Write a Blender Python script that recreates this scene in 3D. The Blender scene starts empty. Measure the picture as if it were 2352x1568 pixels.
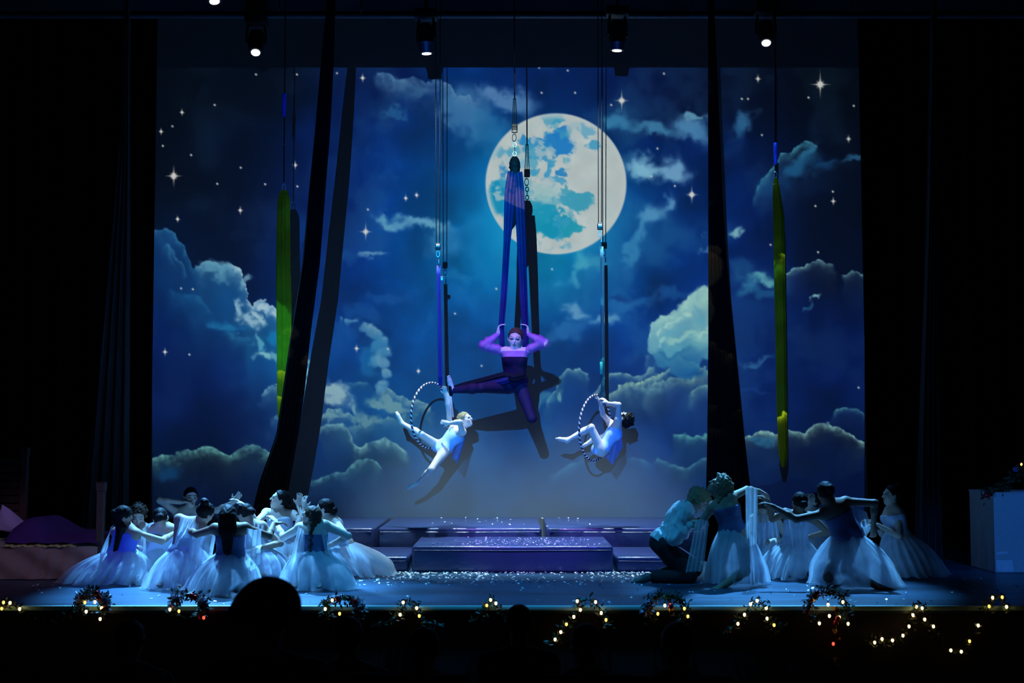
import bpy, bmesh, math, random
import numpy as np
from mathutils import Vector, Matrix, noise as mnoise

scene = bpy.context.scene
COL = scene.collection
R = math.radians
rng = np.random.default_rng(7)
random.seed(7)

# ------------------------------------------------------------------ camera, world, exposure
FPX = 3000.0                      # focal length in pixels of a 2352 x 1568 frame
CAM_Z = 1.6                       # eye height above the stage floor (stage floor is z = 0)
TILT = math.atan(216.0 / FPX)
cam_d = bpy.data.cameras.new('camera')
cam = bpy.data.objects.new('camera', cam_d)
COL.objects.link(cam)
cam.location = (0, 0, CAM_Z)
cam.rotation_euler = (math.pi / 2 + TILT, 0, 0)
cam_d.sensor_width = 36.0
cam_d.lens = 36.0 * FPX / 2352.0
cam_d.clip_start = 0.05
cam_d.clip_end = 200
cam_d.dof.use_dof = True
cam_d.dof.focus_distance = 15.0
cam_d.dof.aperture_fstop = 2.8
scene.camera = cam

world = bpy.data.worlds.new('world')
scene.world = world
world.use_nodes = True
wb = world.node_tree.nodes['Background']
wb.inputs[0].default_value = (0.25, 0.4, 1.0, 1)
wb.inputs[1].default_value = 0.0012

vs = scene.view_settings
vs.view_transform = 'Standard'
vs.look = 'None'
vs.gamma = 1.0
vs.use_curve_mapping = False
vs.exposure = 0.0

def P(px, py, Y):
    """the point of the plane y = Y that is seen at pixel (px, py) of the photograph"""
    xc = (px - 1176.0) / FPX
    yc = -(py - 784.0) / FPX
    dy = math.cos(TILT) - yc * math.sin(TILT)
    dz = math.sin(TILT) + yc * math.cos(TILT)
    k = Y / dy
    return Vector((xc * k, Y, CAM_Z + dz * k))

def mpp(Y):
    return Y / FPX            # metres per pixel at depth Y

# ------------------------------------------------------------------ lights
SCREEN_Y = 19.3
PROJ = Vector((-0.75, -3.0, 3.6))         # lamp of the projector, behind and above the camera

def spot(name, loc, target, power, color, angle, blend=0.3, radius=0.05):
    d = bpy.data.lights.new(name, 'SPOT')
    d.energy = power
    d.color = color
    d.spot_size = R(angle)
    d.spot_blend = blend
    d.shadow_soft_size = radius
    o = bpy.data.objects.new(name, d)
    COL.objects.link(o)
    o.location = loc
    o.rotation_euler = (Vector(target) - Vector(loc)).to_track_quat('-Z', 'Y').to_euler()
    return o

PROJ_POWER = 50000
spot('projector_lamp', PROJ, P(1169, 650, SCREEN_Y), PROJ_POWER, (1, 1, 1), 44, 0.0, 0.0)

# moving heads on the truss (bodies are built further down at the same places)
HEADS = [  # px, py of the lens, depth, aim point, power, colour, cone
    (587, 122, 17.6, P(520, 1290, 13.9), 18000, (0.12, 0.46, 1.0), 28),
    (980, 125, 16.7, P(1030, 1190, 17.2), 2900, (0.52, 0.82, 1.0), 51),
    (1417, 118, 16.7, P(1378, 1190, 17.2), 2900, (0.52, 0.78, 1.0), 51),
    (1760, 100, 17.6, P(1800, 1300, 14.0), 9500, (0.10, 0.44, 1.0), 26),
    (493, 5, 15.6, P(660, 1290, 13.9), 4500, (0.12, 0.46, 1.0), 30),
]
for i, (px, py, Y, aim, pw, c, an) in enumerate(HEADS):
    lo = P(px, py, Y)
    dirv = (aim - lo).normalized()
    spot('moving_head_beam', lo + dirv * 0.05, aim, pw, c, an, 0.8, 0.09)

# violet lamp high over the front of the stage: the hammock performer, then the sparkling step behind her
spot('violet_spot', (-0.5, 11.5, 7.0), P(1176, 850, 14.8), 1700, (0.45, 0.19, 1.0), 17, 0.5, 0.06)
# blue wash from above the front of the stage over the open middle of the floor
spot('blue_wash', (0.2, 11.0, 8.0), (0.1, 13.4, 0), 1700, (0.02, 0.40, 1.0), 42, 0.9, 0.3)
spot('blue_wash', (5.6, 6.0, 5.0), P(2310, 1235, 15.3), 1300, (0.03, 0.24, 1.0), 12, 0.7, 0.2)
# deep blue lamp from the front right on the risers
spot('deep_blue_spot', (3.2, 9.5, 6.6), P(1330, 1225, 16.6), 700, (0.05, 0.05, 1.0), 19, 0.6, 0.1)
# deep blue side light from the left wing, and a lilac fill added to brighten the bed
spot('blue_side_spot', (-7.5, 11.0, 4.2), P(310, 1240, 13.8), 420, (0.08, 0.09, 1.0), 22, 0.8, 0.1)
spot('lilac_fill', (-4.6, 8.0, 6.4), P(70, 1225, 14.9), 380, (0.66, 0.46, 0.9), 15, 0.6, 0.1)
# ------------------------------------------------------------------ materials
MATS = {}
def nodes_of(m):
    m.use_nodes = True
    nt = m.node_tree
    return nt, nt.nodes, nt.links

def pbr(name, col, rough=0.6, metal=0.0, var=0.12, scale=20.0, bump=0.0, bscale=None, spec=0.5, attr=None, emit=None, estr=0.0, coat=0.0, sheen=0.0):
    """Principled material with noise-driven colour variation and optional noise bump"""
    if name in MATS:
        return MATS[name]
    m = bpy.data.materials.new(name)
    nt, N, L = nodes_of(m)
    b = N['Principled BSDF']
    b.inputs['Roughness'].default_value = rough
    b.inputs['Metallic'].default_value = metal
    b.inputs['Specular IOR Level'].default_value = spec
    b.inputs['Coat Weight'].default_value = coat
    b.inputs['Sheen Weight'].default_value = sheen
    tc = N.new('ShaderNodeTexCoord')
    nz = N.new('ShaderNodeTexNoise')
    nz.inputs['Scale'].default_value = scale
    nz.inputs['Detail'].default_value = 4
    L.new(tc.outputs['Object'], nz.inputs['Vector'])
    mr = N.new('ShaderNodeMapRange')
    mr.inputs['To Min'].default_value = 1 - var
    mr.inputs['To Max'].default_value = 1 + var
    L.new(nz.outputs['Fac'], mr.inputs['Value'])
    mx = N.new('ShaderNodeVectorMath')
    mx.operation = 'SCALE'
    if attr:
        at = N.new('ShaderNodeAttribute')
        at.attribute_name = attr
        L.new(at.outputs['Color'], mx.inputs[0])
    else:
        mx.inputs[0].default_value = col[:3]
    L.new(mr.outputs['Result'], mx.inputs['Scale'])
    L.new(mx.outputs['Vector'], b.inputs['Base Color'])
    if bump:
        n2 = N.new('ShaderNodeTexNoise')
        n2.inputs['Scale'].default_value = bscale or scale * 2
        n2.inputs['Detail'].default_value = 3
        L.new(tc.outputs['Object'], n2.inputs['Vector'])
        bp = N.new('ShaderNodeBump')
        bp.inputs['Strength'].default_value = bump
        bp.inputs['Distance'].default_value = 0.02
        L.new(n2.outputs['Fac'], bp.inputs['Height'])
        L.new(bp.outputs['Normal'], b.inputs['Normal'])
    if emit:
        b.inputs['Emission Color'].default_value = (*emit, 1)
        b.inputs['Emission Strength'].default_value = estr
    MATS[name] = m
    return m

def tulle(name, col, clear=0.3, trans=0.45):
    if name in MATS:
        return MATS[name]
    m = bpy.data.materials.new(name)
    nt, N, L = nodes_of(m)
    for n in list(N):
        N.remove(n)
    out = N.new('ShaderNodeOutputMaterial')
    df = N.new('ShaderNodeBsdfDiffuse'); df.inputs['Color'].default_value = (*col, 1)
    tl = N.new('ShaderNodeBsdfTranslucent'); tl.inputs['Color'].default_value = (*col, 1)
    tp = N.new('ShaderNodeBsdfTransparent')
    m1 = N.new('ShaderNodeMixShader'); m1.inputs[0].default_value = trans
    m2 = N.new('ShaderNodeMixShader')
    tc = N.new('ShaderNodeTexCoord')
    nz = N.new('ShaderNodeTexNoise'); nz.inputs['Scale'].default_value = 7; nz.inputs['Detail'].default_value = 4
    mr = N.new('ShaderNodeMapRange')
    mr.inputs['From Min'].default_value = 0.3; mr.inputs['From Max'].default_value = 0.7
    mr.inputs['To Min'].default_value = max(0.0, clear - 0.12); mr.inputs['To Max'].default_value = clear + 0.12
    L.new(tc.outputs['Object'], nz.inputs['Vector'])
    L.new(nz.outputs['Fac'], mr.inputs['Value'])
    L.new(mr.outputs['Result'], m2.inputs[0])
    L.new(df.outputs[0], m1.inputs[1]); L.new(tl.outputs[0], m1.inputs[2])
    L.new(m1.outputs[0], m2.inputs[1]); L.new(tp.outputs[0], m2.inputs[2])
    L.new(m2.outputs[0], out.inputs['Surface'])
    MATS[name] = m
    return m

def glow(name, col, strength):
    if name in MATS:
        return MATS[name]
    m = bpy.data.materials.new(name)
    nt, N, L = nodes_of(m)
    b = N['Principled BSDF']
    b.inputs['Base Color'].default_value = (*col, 1)
    b.inputs['Emission Color'].default_value = (*col, 1)
    b.inputs['Emission Strength'].default_value = strength
    MATS[name] = m
    return m

# ------------------------------------------------------------------ objects
def tag(o, label=None, cat=None, group=None, kind=None):
    if label: o['label'] = label
    if cat: o['category'] = cat
    if group: o['group'] = group
    if kind: o['kind'] = kind
    return o

def empty(name, loc, label=None, cat=None, group=None, rz=0.0):
    o = bpy.data.objects.new(name, None)
    o.empty_display_size = 0.1
    COL.objects.link(o)
    o.location = loc
    o.rotation_euler = (0, 0, rz)
    return tag(o, label, cat, group)

def link_mesh(name, me, mat, parent=None, smooth=True):
    if mat is not None and len(me.materials) == 0:
        me.materials.append(mat)
    if smooth:
        me.shade_smooth()
    o = bpy.data.objects.new(name, me)
    COL.objects.link(o)
    if parent is not None:
        o.parent = parent
        bpy.context.view_layer.update() if False else None
        o.matrix_parent_inverse = Matrix.Translation(parent.location).inverted() if parent.type == 'EMPTY' and not any(parent.rotation_euler) else parent.matrix_world.inverted()
    return o

def np_mesh(name, V, F):
    """V (n,3) array, F (m,4) or (m,3) int array"""
    me = bpy.data.meshes.new(name)
    V = np.asarray(V, np.float32); F = np.asarray(F, np.int32)
    k = F.shape[1]
    me.vertices.add(len(V)); me.vertices.foreach_set('co', V.ravel())
    me.loops.add(F.size); me.loops.foreach_set('vertex_index', F.ravel())
    me.polygons.add(len(F))
    me.polygons.foreach_set('loop_start', np.arange(0, F.size, k, dtype=np.int32))
    me.update(calc_edges=True)
    me.validate()
    return me

def color_attr(me, C, name='Col'):
    a = me.color_attributes.new(name, 'FLOAT_COLOR', 'POINT')
    d = np.ones((len(me.vertices), 4), np.float32)
    d[:, :3] = C
    a.data.foreach_set('color', d.ravel())

class MB:
    """collects shapes in world space, builds ONE mesh object"""
    def __init__(s):
        s.v = []; s.f = []
    def add(s, V, F):
        n = len(s.v)
        s.v += [tuple(v) for v in V]
        s.f += [tuple(i + n for i in f) for f in F]
        return s
    def box(s, lo, hi, bevel=0.0):
        bm = bmesh.new()
        bmesh.ops.create_cube(bm, size=1)
        lo = Vector(lo); hi = Vector(hi)
        for v in bm.verts:
            v.co = Vector([(lo[i] + hi[i]) / 2 + v.co[i] * (hi[i] - lo[i]) for i in range(3)])
        if bevel:
            bmesh.ops.bevel(bm, geom=bm.edges[:] , offset=bevel, segments=2, affect='EDGES', profile=0.5)
        bm.verts.index_update()
        s.add([v.co for v in bm.verts], [[v.index for v in f.verts] for f in bm.faces])
        bm.free(); return s
    def tube(s, pts, r, n=8, caps=True):
        pts = [Vector(p) for p in pts]
        if not hasattr(r, '__len__'):
            r = [r] * len(pts)
        base = len(s.v)
        up = Vector((0.13, 0.31, 0.94))
        prev = None
        for i, p in enumerate(pts):
            t = (pts[min(i + 1, len(pts) - 1)] - pts[max(i - 1, 0)]).normalized()
            a = t.cross(up if prev is None else prev.cross(t))
            if prev is not None:
                b = (prev - t * prev.dot(t))
                if b.length < 1e-6: b = t.orthogonal()
            else:
                b = t.orthogonal()
            b.normalize(); prev = b
            c = t.cross(b)
            for k in range(n):
                an = 2 * math.pi * k / n
                s.v.append(tuple(p + (b * math.cos(an) + c * math.sin(an)) * r[i]))
        for i in range(len(pts) - 1):
            for k in range(n):
                s.f.append((base + i * n + k, base + i * n + (k + 1) % n, base + (i + 1) * n + (k + 1) % n, base + (i + 1) * n + k))
        if caps:
            s.f.append(tuple(base + k for k in range(n))[::-1])
            s.f.append(tuple(base + (len(pts) - 1) * n + k for k in range(n)))
        return s
    def torus(s, c, ax, R0, r, n=14, m=6, squash=None):
        c = Vector(c); ax = Vector(ax).normalized(); u = ax.orthogonal().normalized(); w = ax.cross(u)
        base = len(s.v)
        for i in range(n):
            a = 2 * math.pi * i / n
            d = u * math.cos(a) + w * math.sin(a)
            for j in range(m):
                b = 2 * math.pi * j / m
                v = d * (R0 + r * math.cos(b)) + ax * (r * math.sin(b))
                if squash: v = Vector((v.x * squash[0], v.y * squash[1], v.z * squash[2]))
                s.v.append(tuple(c + v))
        for i in range(n):
            for j in range(m):
                s.f.append((base + i * m + j, base + ((i + 1) % n) * m + j, base + ((i + 1) % n) * m + (j + 1) % m, base + i * m + (j + 1) % m))
        return s
    def ball(s, c, r, n=10, m=7):
        if not hasattr(r, '__len__'): r = (r, r, r)
        base = len(s.v)
        s.v.append((c[0], c[1], c[2] + r[2]))
        for j in range(1, m):
            t = math.pi * j / m
            for i in range(n):
                a = 2 * math.pi * i / n
                s.v.append((c[0] + r[0] * math.sin(t) * math.cos(a), c[1] + r[1] * math.sin(t) * math.sin(a), c[2] + r[2] * math.cos(t)))
        s.v.append((c[0], c[1], c[2] - r[2]))
        for i in range(n):
            s.f.append((base, base + 1 + i, base + 1 + (i + 1) % n))
            for j in range(m - 2):
                q = base + 1 + j * n
                s.f.append((q + i, q + n + i, q + n + (i + 1) % n, q + (i + 1) % n))
            q = base + 1 + (m - 2) * n
            s.f.append((q + (i + 1) % n, q + i, base + 1 + (m - 1) * n))
        return s
    def grid(s, fn, nu, nv):
        base = len(s.v)
        for i in range(nu):
            for j in range(nv):
                s.v.append(tuple(fn(i / (nu - 1), j / (nv - 1))))
        for i in range(nu - 1):
            for j in range(nv - 1):
                s.f.append((base + i * nv + j, base + (i + 1) * nv + j, base + (i + 1) * nv + j + 1, base + i * nv + j + 1))
        return s
    def build(s, name, mat, parent=None, smooth=True):
        me = bpy.data.meshes.new(name)
        me.from_pydata(s.v, [], s.f)
        me.update()
        bm = bmesh.new(); bm.from_mesh(me)
        bmesh.ops.recalc_face_normals(bm, faces=bm.faces)
        bm.to_mesh(me); bm.free()
        o = link_mesh(name, me, mat, parent, smooth=False)
        if smooth:
            me.shade_smooth()
            try:
                me.set_sharp_from_angle(angle=R(40))
            except Exception:
                pass
        return o

def lin(c):
    c = np.asarray(c, float) / 255.0
    return np.where(c <= 0.04045, c / 12.92, ((c + 0.055) / 1.055) ** 2.4)
# ------------------------------------------------------------------ projector with a painted slide (night sky, moon, clouds)
def vnoise(shape, cell, seed):
    r = np.random.default_rng(seed)
    h, w = shape
    gy, gx = int(h / cell) + 3, int(w / cell) + 3
    g = r.random((gy, gx))
    y = np.arange(h) / cell; x = np.arange(w) / cell
    yi = y.astype(int); xi = x.astype(int)
    fy = (y - yi); fx = (x - xi)
    fy = fy * fy * (3 - 2 * fy); fx = fx * fx * (3 - 2 * fx)
    a = g[yi][:, xi]; b = g[yi][:, xi + 1]; c = g[yi + 1][:, xi]; d = g[yi + 1][:, xi + 1]
    fx = fx[None, :]; fy = fy[:, None]
    return (a * (1 - fx) + b * fx) * (1 - fy) + (c * (1 - fx) + d * fx) * fy

def fbm(shape, cell, seed, oct=4, gain=0.5):
    s = np.zeros(shape); a = 1.0; t = 0
    for o in range(oct):
        s += a * vnoise(shape, max(cell / 2 ** o, 1.01), seed + o * 17); t += a; a *= gain
    return s / t

def sstep(a, b, x):
    t = np.clip((x - a) / (b - a), 0, 1)
    return t * t * (3 - 2 * t)

SX0, SX1, SY0, SY1, SSTEP = 340, 1998, 148, 1196, 2.0

def paint_sky():
    xs = np.arange(SX0, SX1 + 0.1, SSTEP); ys = np.arange(SY0, SY1 + 0.1, SSTEP)
    sh = (len(ys), len(xs))
    X, Y = np.meshgrid(xs, ys)
    k = 1.0 / SSTEP
    # --- base colours read off at scattered places, blended smoothly
    base = [(360,160,2,4,9),(600,160,2,5,16),(850,200,3,16,62),(1000,300,2,42,115),(1090,420,0,75,150),(1276,190,3,28,90),(1440,180,3,14,60),(1600,180,3,9,40),(1700,200,3,6,22),(1960,200,2,4,9),
        (360,420,2,4,13),(550,420,2,6,26),(700,420,3,18,68),(850,420,2,36,112),(1000,430,0,62,142),(1480,540,2,58,128),(1600,450,2,34,100),(1700,420,2,20,76),(1850,430,2,8,33),(1970,430,2,4,14),
        (360,620,3,24,72),(560,570,2,7,32),(700,600,2,26,92),(850,640,0,42,122),(1000,620,0,76,150),(1100,560,0,112,170),(1277,600,0,116,166),(1400,620,0,68,138),(1550,620,2,32,105),(1700,600,2,28,92),(1900,560,3,8,36),
        (360,800,3,22,84),(500,850,3,20,82),(700,800,3,52,126),(850,800,2,52,128),(1000,760,0,68,144),(1100,760,0,62,138),(1300,800,0,56,132),(1450,760,0,40,120),(1700,800,3,28,92),(1900,800,3,18,70),
        (360,950,3,16,66),(500,950,3,11,57),(700,950,4,36,100),(850,950,5,66,126),(1000,1000,4,72,132),(1200,950,3,60,130),(1450,950,4,40,110),(1600,930,4,33,98),(1750,930,3,28,92),(1950,900,3,18,72),
        (360,1080,5,28,72),(500,1080,3,12,50),(700,1100,3,22,70),(850,1100,6,48,100),(1000,1100,6,55,110),(1250,1100,8,50,100),(1500,1080,7,48,106),(1700,1080,4,32,86),(1900,1060,4,23,76),
        (360,1180,2,6,26),(600,1180,2,7,26),(850,1180,7,28,56),(1100,1190,14,45,80),(1400,1190,16,50,88),(1600,1170,7,46,98),(1800,1160,3,11,46),(1970,1160,2,9,42)]
    num = np.zeros(sh + (3,)); den = np.full(sh, 1e-9)
    wx = X + 60 * (fbm(sh, 150 * k, 5) - 0.5); wy = Y + 60 * (fbm(sh, 150 * k, 9) - 0.5)
    for (x, y, r, g, b) in base:
        w = np.exp(-((wx - x) ** 2 + (wy - y) ** 2) / (2 * 85.0 ** 2)) + 1e-7
        num += w[..., None] * np.array([r, g, b]); den += w
    img = num / den[..., None]
    n1 = fbm(sh, 90 * k, 21, 5); n2 = fbm(sh, 30 * k, 33, 4); n3 = fbm(sh, 12 * k, 47, 3)
    # soft mottling of the sky
    img *= (0.84 + 0.32 * n1)[..., None]
    wxx = X + 14 * (fbm(sh, 26 * k, 61, 3) - 0.5) + 7 * (n3 - 0.5)
    wyy = Y + 14 * (fbm(sh, 26 * k, 71, 3) - 0.5) + 7 * (fbm(sh, 11 * k, 81, 2) - 0.5)

    q1 = fbm(sh, 46 * k, 301, 5, .55); q2 = fbm(sh, 46 * k, 331, 5, .55)
    bil = 1 - np.abs(2 * fbm(sh, 30 * k, 351, 4, .6) - 1) * 2.2
    bil = np.clip(0.55 * bil + 0.45 * (1 - np.abs(2 * fbm(sh, 13 * k, 371, 3) - 1) * 2.2), 0, 1)
    wisp = fbm(sh, 1, 1, 1)
    # broad thin mist around the moon and over the middle of the sky
    mist = fbm(sh, 130 * k, 391, 6, .58)
    near = np.exp(-(((X - 1260) / 470) ** 2 + ((Y - 560) / 400) ** 2))
    am = sstep(.50, .74, mist) * .34 * (.25 + near)
    img = img * (1 - am[..., None]) + am[..., None] * np.array([46, 112, 158.])
    ad = sstep(.52, .30, mist) if False else (1 - sstep(.26, .58, mist)) * .22
    img = img * (1 - ad[..., None])

    def mix(a, col):
        nonlocal img
        img = img * (1 - a[..., None]) + a[..., None] * np.array(col, float)

    def blob(cx, cy, rx, ry, ang, col, st=0.8, rough=0.6):
        ca, sa = math.cos(R(ang)), math.sin(R(ang))
        dx = wxx + 80 * (q1 - .5) - cx; dy = wyy + 60 * (q2 - .5) - cy
        u = (dx * ca + dy * sa) / rx; v = (-dx * sa + dy * ca) / ry
        d = np.exp(-(u * u + v * v))
        a = sstep(0.10, 0.95, d * (1 - rough + rough * 2.0 * (0.5 * n2 + 0.5 * q1))) * st
        mix(a, col)

    def ridge(pts, col, L=22, st=0.9, soft=2.2, amp=5.0, dark=0.0, end=26, seed=1, bumps=20):
        px = np.array([p[0] for p in pts], float); py = np.array([p[1] for p in pts], float)
        wv = vnoise(sh, 9 * k, 100 + seed) - 0.5
        cx = wxx
        yc = np.interp(cx, px, py) - 1.3 * amp * (bil - .35) - .5 * amp * np.abs(np.sin(cx / bumps * 1.3 + 9 * n1 + seed)) + 0.5 * amp * wv
        dep = wyy - yc
        fx_ = X + 60 * (q2 - .5); end = end * 1.3
        fade = sstep(px[0] - 2, px[0] + end, fx_) * (1 - sstep(px[-1] - end, px[-1] + 2, fx_))
        e = sstep(-soft, soft, dep)
        if dark:
            dk = e * np.exp(-np.maximum(dep - L * 0.8, 0) / (L * 2.2)) * (1 - np.exp(-np.maximum(dep, 0) / (L * 0.8))) * dark * fade
            img[:] = img * (1 - dk[..., None])
        li = np.exp(-np.maximum(dep, 0) / L * (0.5 + 1.0 * q1)) * (0.42 + 0.75 * bil) * (0.8 + 0.4 * n3)
        un = .26 * np.exp(-np.maximum(dep, 0) / (2.6 * L)) * (.3 + 1.2 * q2)
        mix(np.clip(e * np.maximum(li, un) * fade * st, 0, 1), col)

    def puffs(lst, st=.9, shade=.45, edge=.16):
        nonlocal img
        m = np.zeros(sh); cs = np.zeros(sh + (3,)); ws = np.full(sh, 1e-6); top = np.zeros(sh)
        gx = wxx + 16 * (q1 - .5); gy = wyy + 16 * (q2 - .5)
        for (x, y, r, c) in lst:
            d = np.hypot(gx - x, gy - y) / r
            m = np.maximum(m, 1 - sstep(1 - edge, 1 + edge, d))
            wgt = np.exp(-2.2 * d * d)
            cs += wgt[..., None] * np.array(c, float); ws += wgt
            top += wgt * np.clip((y - gy) / r, -1, 1)
        c = cs / ws[..., None]; t = top / ws
        br = np.clip(1 - shade + shade * (.55 + .5 * t + 1.1 * (q1 - .5) + .5 * (n2 - .5)), 0, 1.08)[..., None]
        a = np.clip(m * st * (.78 + .3 * n2), 0, 1)[..., None]
        img = img * (1 - a) + a * (c * br + np.array([14, 84, 146.]) * (1 - br))

    # haze and wisps
    blob(1070, 250, 75, 50, 30, (62, 108, 158), .8); blob(1165, 228, 70, 26, 8, (92, 122, 170), .85)
    blob(1120, 300, 55, 45, 35, (50, 105, 155), .6); blob(940, 200, 60, 18, 6, (52, 88, 130), .7)
    blob(900, 505, 50, 20, 20, (96, 146, 178), .9); blob(975, 520, 60, 14, 6, (104, 150, 184), .9); blob(1020, 560, 40, 30, 50, (60, 120, 170), .6)
    blob(850, 590, 30, 8, 6, (100, 135, 170), .8); blob(790, 585, 40, 10, 8, (20, 70, 130), .6)
    blob(905, 260, 30, 9, -50, (30, 78, 130), .8); blob(820, 230, 50, 20, 0, (6, 30, 85), .6)
    blob(1470, 385, 62, 26, 6, (128, 164, 192), 1.0, .35); blob(1550, 390, 50, 28, 10, (112, 148, 186), .95, .4)
    blob(1580, 300, 58, 32, 20, (74, 120, 165), .95); blob(1500, 305, 60, 16, 14, (66, 120, 160), .85); blob(1590, 272, 28, 11, 0, (96, 140, 170), .9)
    blob(1420, 275, 40, 26, 0, (60, 118, 160), .85); blob(1480, 340, 42, 16, 8, (2, 26, 90), .8, .3); blob(1590, 340, 30, 16, -10, (3, 30, 90), .6)
    blob(1500, 490, 40, 26, -35, (84, 134, 178), .9); blob(1545, 462, 26, 16, -30, (88, 132, 176), .9); blob(1470, 530, 16, 38, 20, (64, 122, 168), .8)
    blob(1455, 580, 18, 40, 25, (56, 118, 165), .8); blob(1335, 600, 34, 26, -30, (82, 150, 172), .9); blob(1310, 640, 26, 20, -40, (72, 140, 170), .8); blob(1370, 600, 34, 20, 10, (60, 130, 165), .7)
    blob(1325, 715, 34, 18, 10, (92, 134, 176), .95); blob(1380, 738, 46, 14, -6, (90, 136, 176), .95); blob(1300, 760, 46, 22, -20, (40, 98, 160), .7)
    blob(1450, 700, 60, 14, -20, (36, 96, 156), .7); blob(1540, 670, 40, 14, -8, (24, 76, 140), .7); blob(1440, 690, 30, 12, -10, (2, 26, 96), .5)
    blob(1615, 560, 22, 9, -50, (70, 120, 160), .9); blob(1704, 526, 24, 11, -35, (116, 154, 172), 1.0, .3)
    blob(1742, 640, 34, 14, 8, (84, 142, 162), 1.0, .4); blob(1715, 655, 20, 22, 0, (50, 110, 150), .8); blob(1700, 620, 30, 26, -20, (24, 72, 124), .7); blob(1750, 670, 60, 12, 0, (30, 84, 130), .7)
    blob(1712, 280, 32, 22, -30, (46, 94, 138), .9); blob(1690, 300, 24, 24, 0, (36, 84, 130), .8); blob(1680, 345, 34, 40, 0, (10, 42, 100), .6)
    blob(1850, 350, 36, 14, -40, (42, 104, 146), .8); blob(1830, 385, 60, 22, -30, (26, 80, 126), .8); blob(1900, 370, 30, 18, 0, (12, 46, 88), .7); blob(1963, 365, 26, 10, -15, (34, 78, 116), .9); blob(1775, 440, 40, 30, 0, (14, 50, 104), .7)
    blob(1863, 676, 18, 5, -16, (120, 158, 170), 1.0, .3); blob(1848, 700, 8, 18, 25, (40, 90, 130), .7); blob(1740, 830, 30, 9, -16, (40, 84, 132), .9)
    blob(1715, 900, 50, 6, 0, (14, 52, 116), .7); blob(700, 290, 40, 40, 0, (3, 24, 80), .6)
    blob(700, 540, 26, 40, 0, (6, 48, 120), .6); blob(890, 690, 50, 14, 8, (18, 72, 140), .6); blob(840, 720, 60, 20, 30, (16, 70, 140), .6); blob(1050, 640, 60, 14, 0, (20, 104, 165), .5)
    blob(780, 730, 12, 12, 0, (70, 120, 165), .8); blob(808, 735, 12, 10, 0, (84, 130, 170), .9); blob(790, 760, 40, 30, 0, (20, 76, 142), .6)

    # left bank of cumulus
    left = [(340,535),(358,530),(380,531),(395,537),(415,557),(428,586),(440,612),(455,613),(478,601),(505,611),(532,611),(552,624),(562,655),(567,686),(580,703),(605,692),(628,702),(648,722),(700,770),(720,820)]
    px = np.array([p[0] for p in left]); py = np.array([p[1] for p in left])
    dep = wyy - np.interp(wxx, px, py)
    body = sstep(-2.5, 2.5, dep) * np.exp(-np.maximum(dep - 120, 0) / 90) * (1 - sstep(690, 730, X))
    tx = np.clip((X - 350) / 330, 0, 1)[..., None]
    bodycol = np.array([6, 38, 92]) * (1 - tx) + np.array([16, 92, 152]) * tx
    img = img * (1 - 0.8 * body[..., None]) + 0.8 * body[..., None] * bodycol * (0.8 + .4 * n1)[..., None]
    ridge(left[:9], (46, 104, 150), 20, .85, 2.4, 4, seed=3, end=8)
    ridge(left[6:14], (104, 150, 178), 22, 1.0, 2.4, 5, seed=4, end=16)
    ridge(left[10:18], (158, 178, 198), 18, 1.05, 2.2, 5, seed=5, end=10)
    ridge([(365,560),(385,568),(400,595),(405,640)], (30, 84, 132), 18, .7, 5, 3, seed=6, end=8)
    ridge([(380,560),(400,580),(412,600),(425,630)], (60, 116, 158), 10, .8, 4, 3, seed=7, end=6)
    blob(560, 640, 10, 14, 0, (120, 155, 180), .8, .3); blob(500, 625, 40, 14, 15, (96, 144, 172), .7)
    blob(556, 700, 12, 22, -20, (140, 164, 188), .9, .35); blob(572, 735, 26, 12, 30, (132, 158, 184), 1.0, .4); blob(596, 735, 14, 12, 0, (150, 172, 190), 1.0, .3); blob(620, 715, 18, 12, 20, (160, 176, 204), 1., .3)
    ridge([(385,668),(410,672),(440,678),(455,682),(470,700),(490,725)], (28, 90, 140), 16, .8, 5, 3, seed=8, end=14)
    blob(530, 745, 36, 12, 6, (28, 106, 158), .8); ridge([(495,765),(520,762),(560,775),(600,772)], (46, 118, 160), 16, .8, 5, 3, seed=9)
    blob(596, 790, 10, 34, -12, (84, 146, 176), .9, .4); blob(612, 826, 26, 10, 12, (120, 164, 180), 1.0, .4); blob(640, 820, 26, 12, 10, (96, 150, 176), .9)
    blob(640, 775, 30, 20, 0, (16, 110, 166), .8); blob(700, 850, 10, 50, 0, (120, 160, 185), .9)
    # small clouds, lower left
    ridge([(594,918),(608,903),(622,893),(640,890),(670,893),(700,900)], (104, 146, 168), 16, 1.0, 2.5, 5, seed=11, end=12)
    ridge([(615,966),(630,957),(650,955),(690,955),(705,962)], (100, 145, 165), 12, .9, 2.5, 4, seed=12, end=12)
    ridge([(735,900),(748,892),(765,887),(785,893),(800,904),(806,920)], (150, 166, 178), 22, 1.05, 2.2, 5, seed=13, end=6)
    blob(770, 905, 36, 16, 8, (134, 156, 172), .95, .35); blob(806, 935, 12, 20, -20, (110, 142, 160), .9)
    ridge([(736,958),(752,946),(775,944),(800,952),(815,968),(835,985)], (112, 146, 156), 14, .95, 2.2, 5, seed=14, end=8)
    blob(770, 955, 20, 8, 10, (104, 138, 150), .8)
    ridge([(800,883),(825,880),(845,884),(865,900)], (92, 138, 150), 8, .8, 2.5, 4, seed=15)
    ridge([(850,905),(870,893),(895,893),(912,905),(930,915),(955,922),(985,938),(1010,950)], (116, 146, 158), 26, .95, 2.6, 6, seed=16, end=16)
    ridge([(800,985),(830,972),(865,965),(900,962),(935,958),(960,952)], (92, 130, 144), 22, .85, 3, 6, seed=17, end=20)
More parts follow.
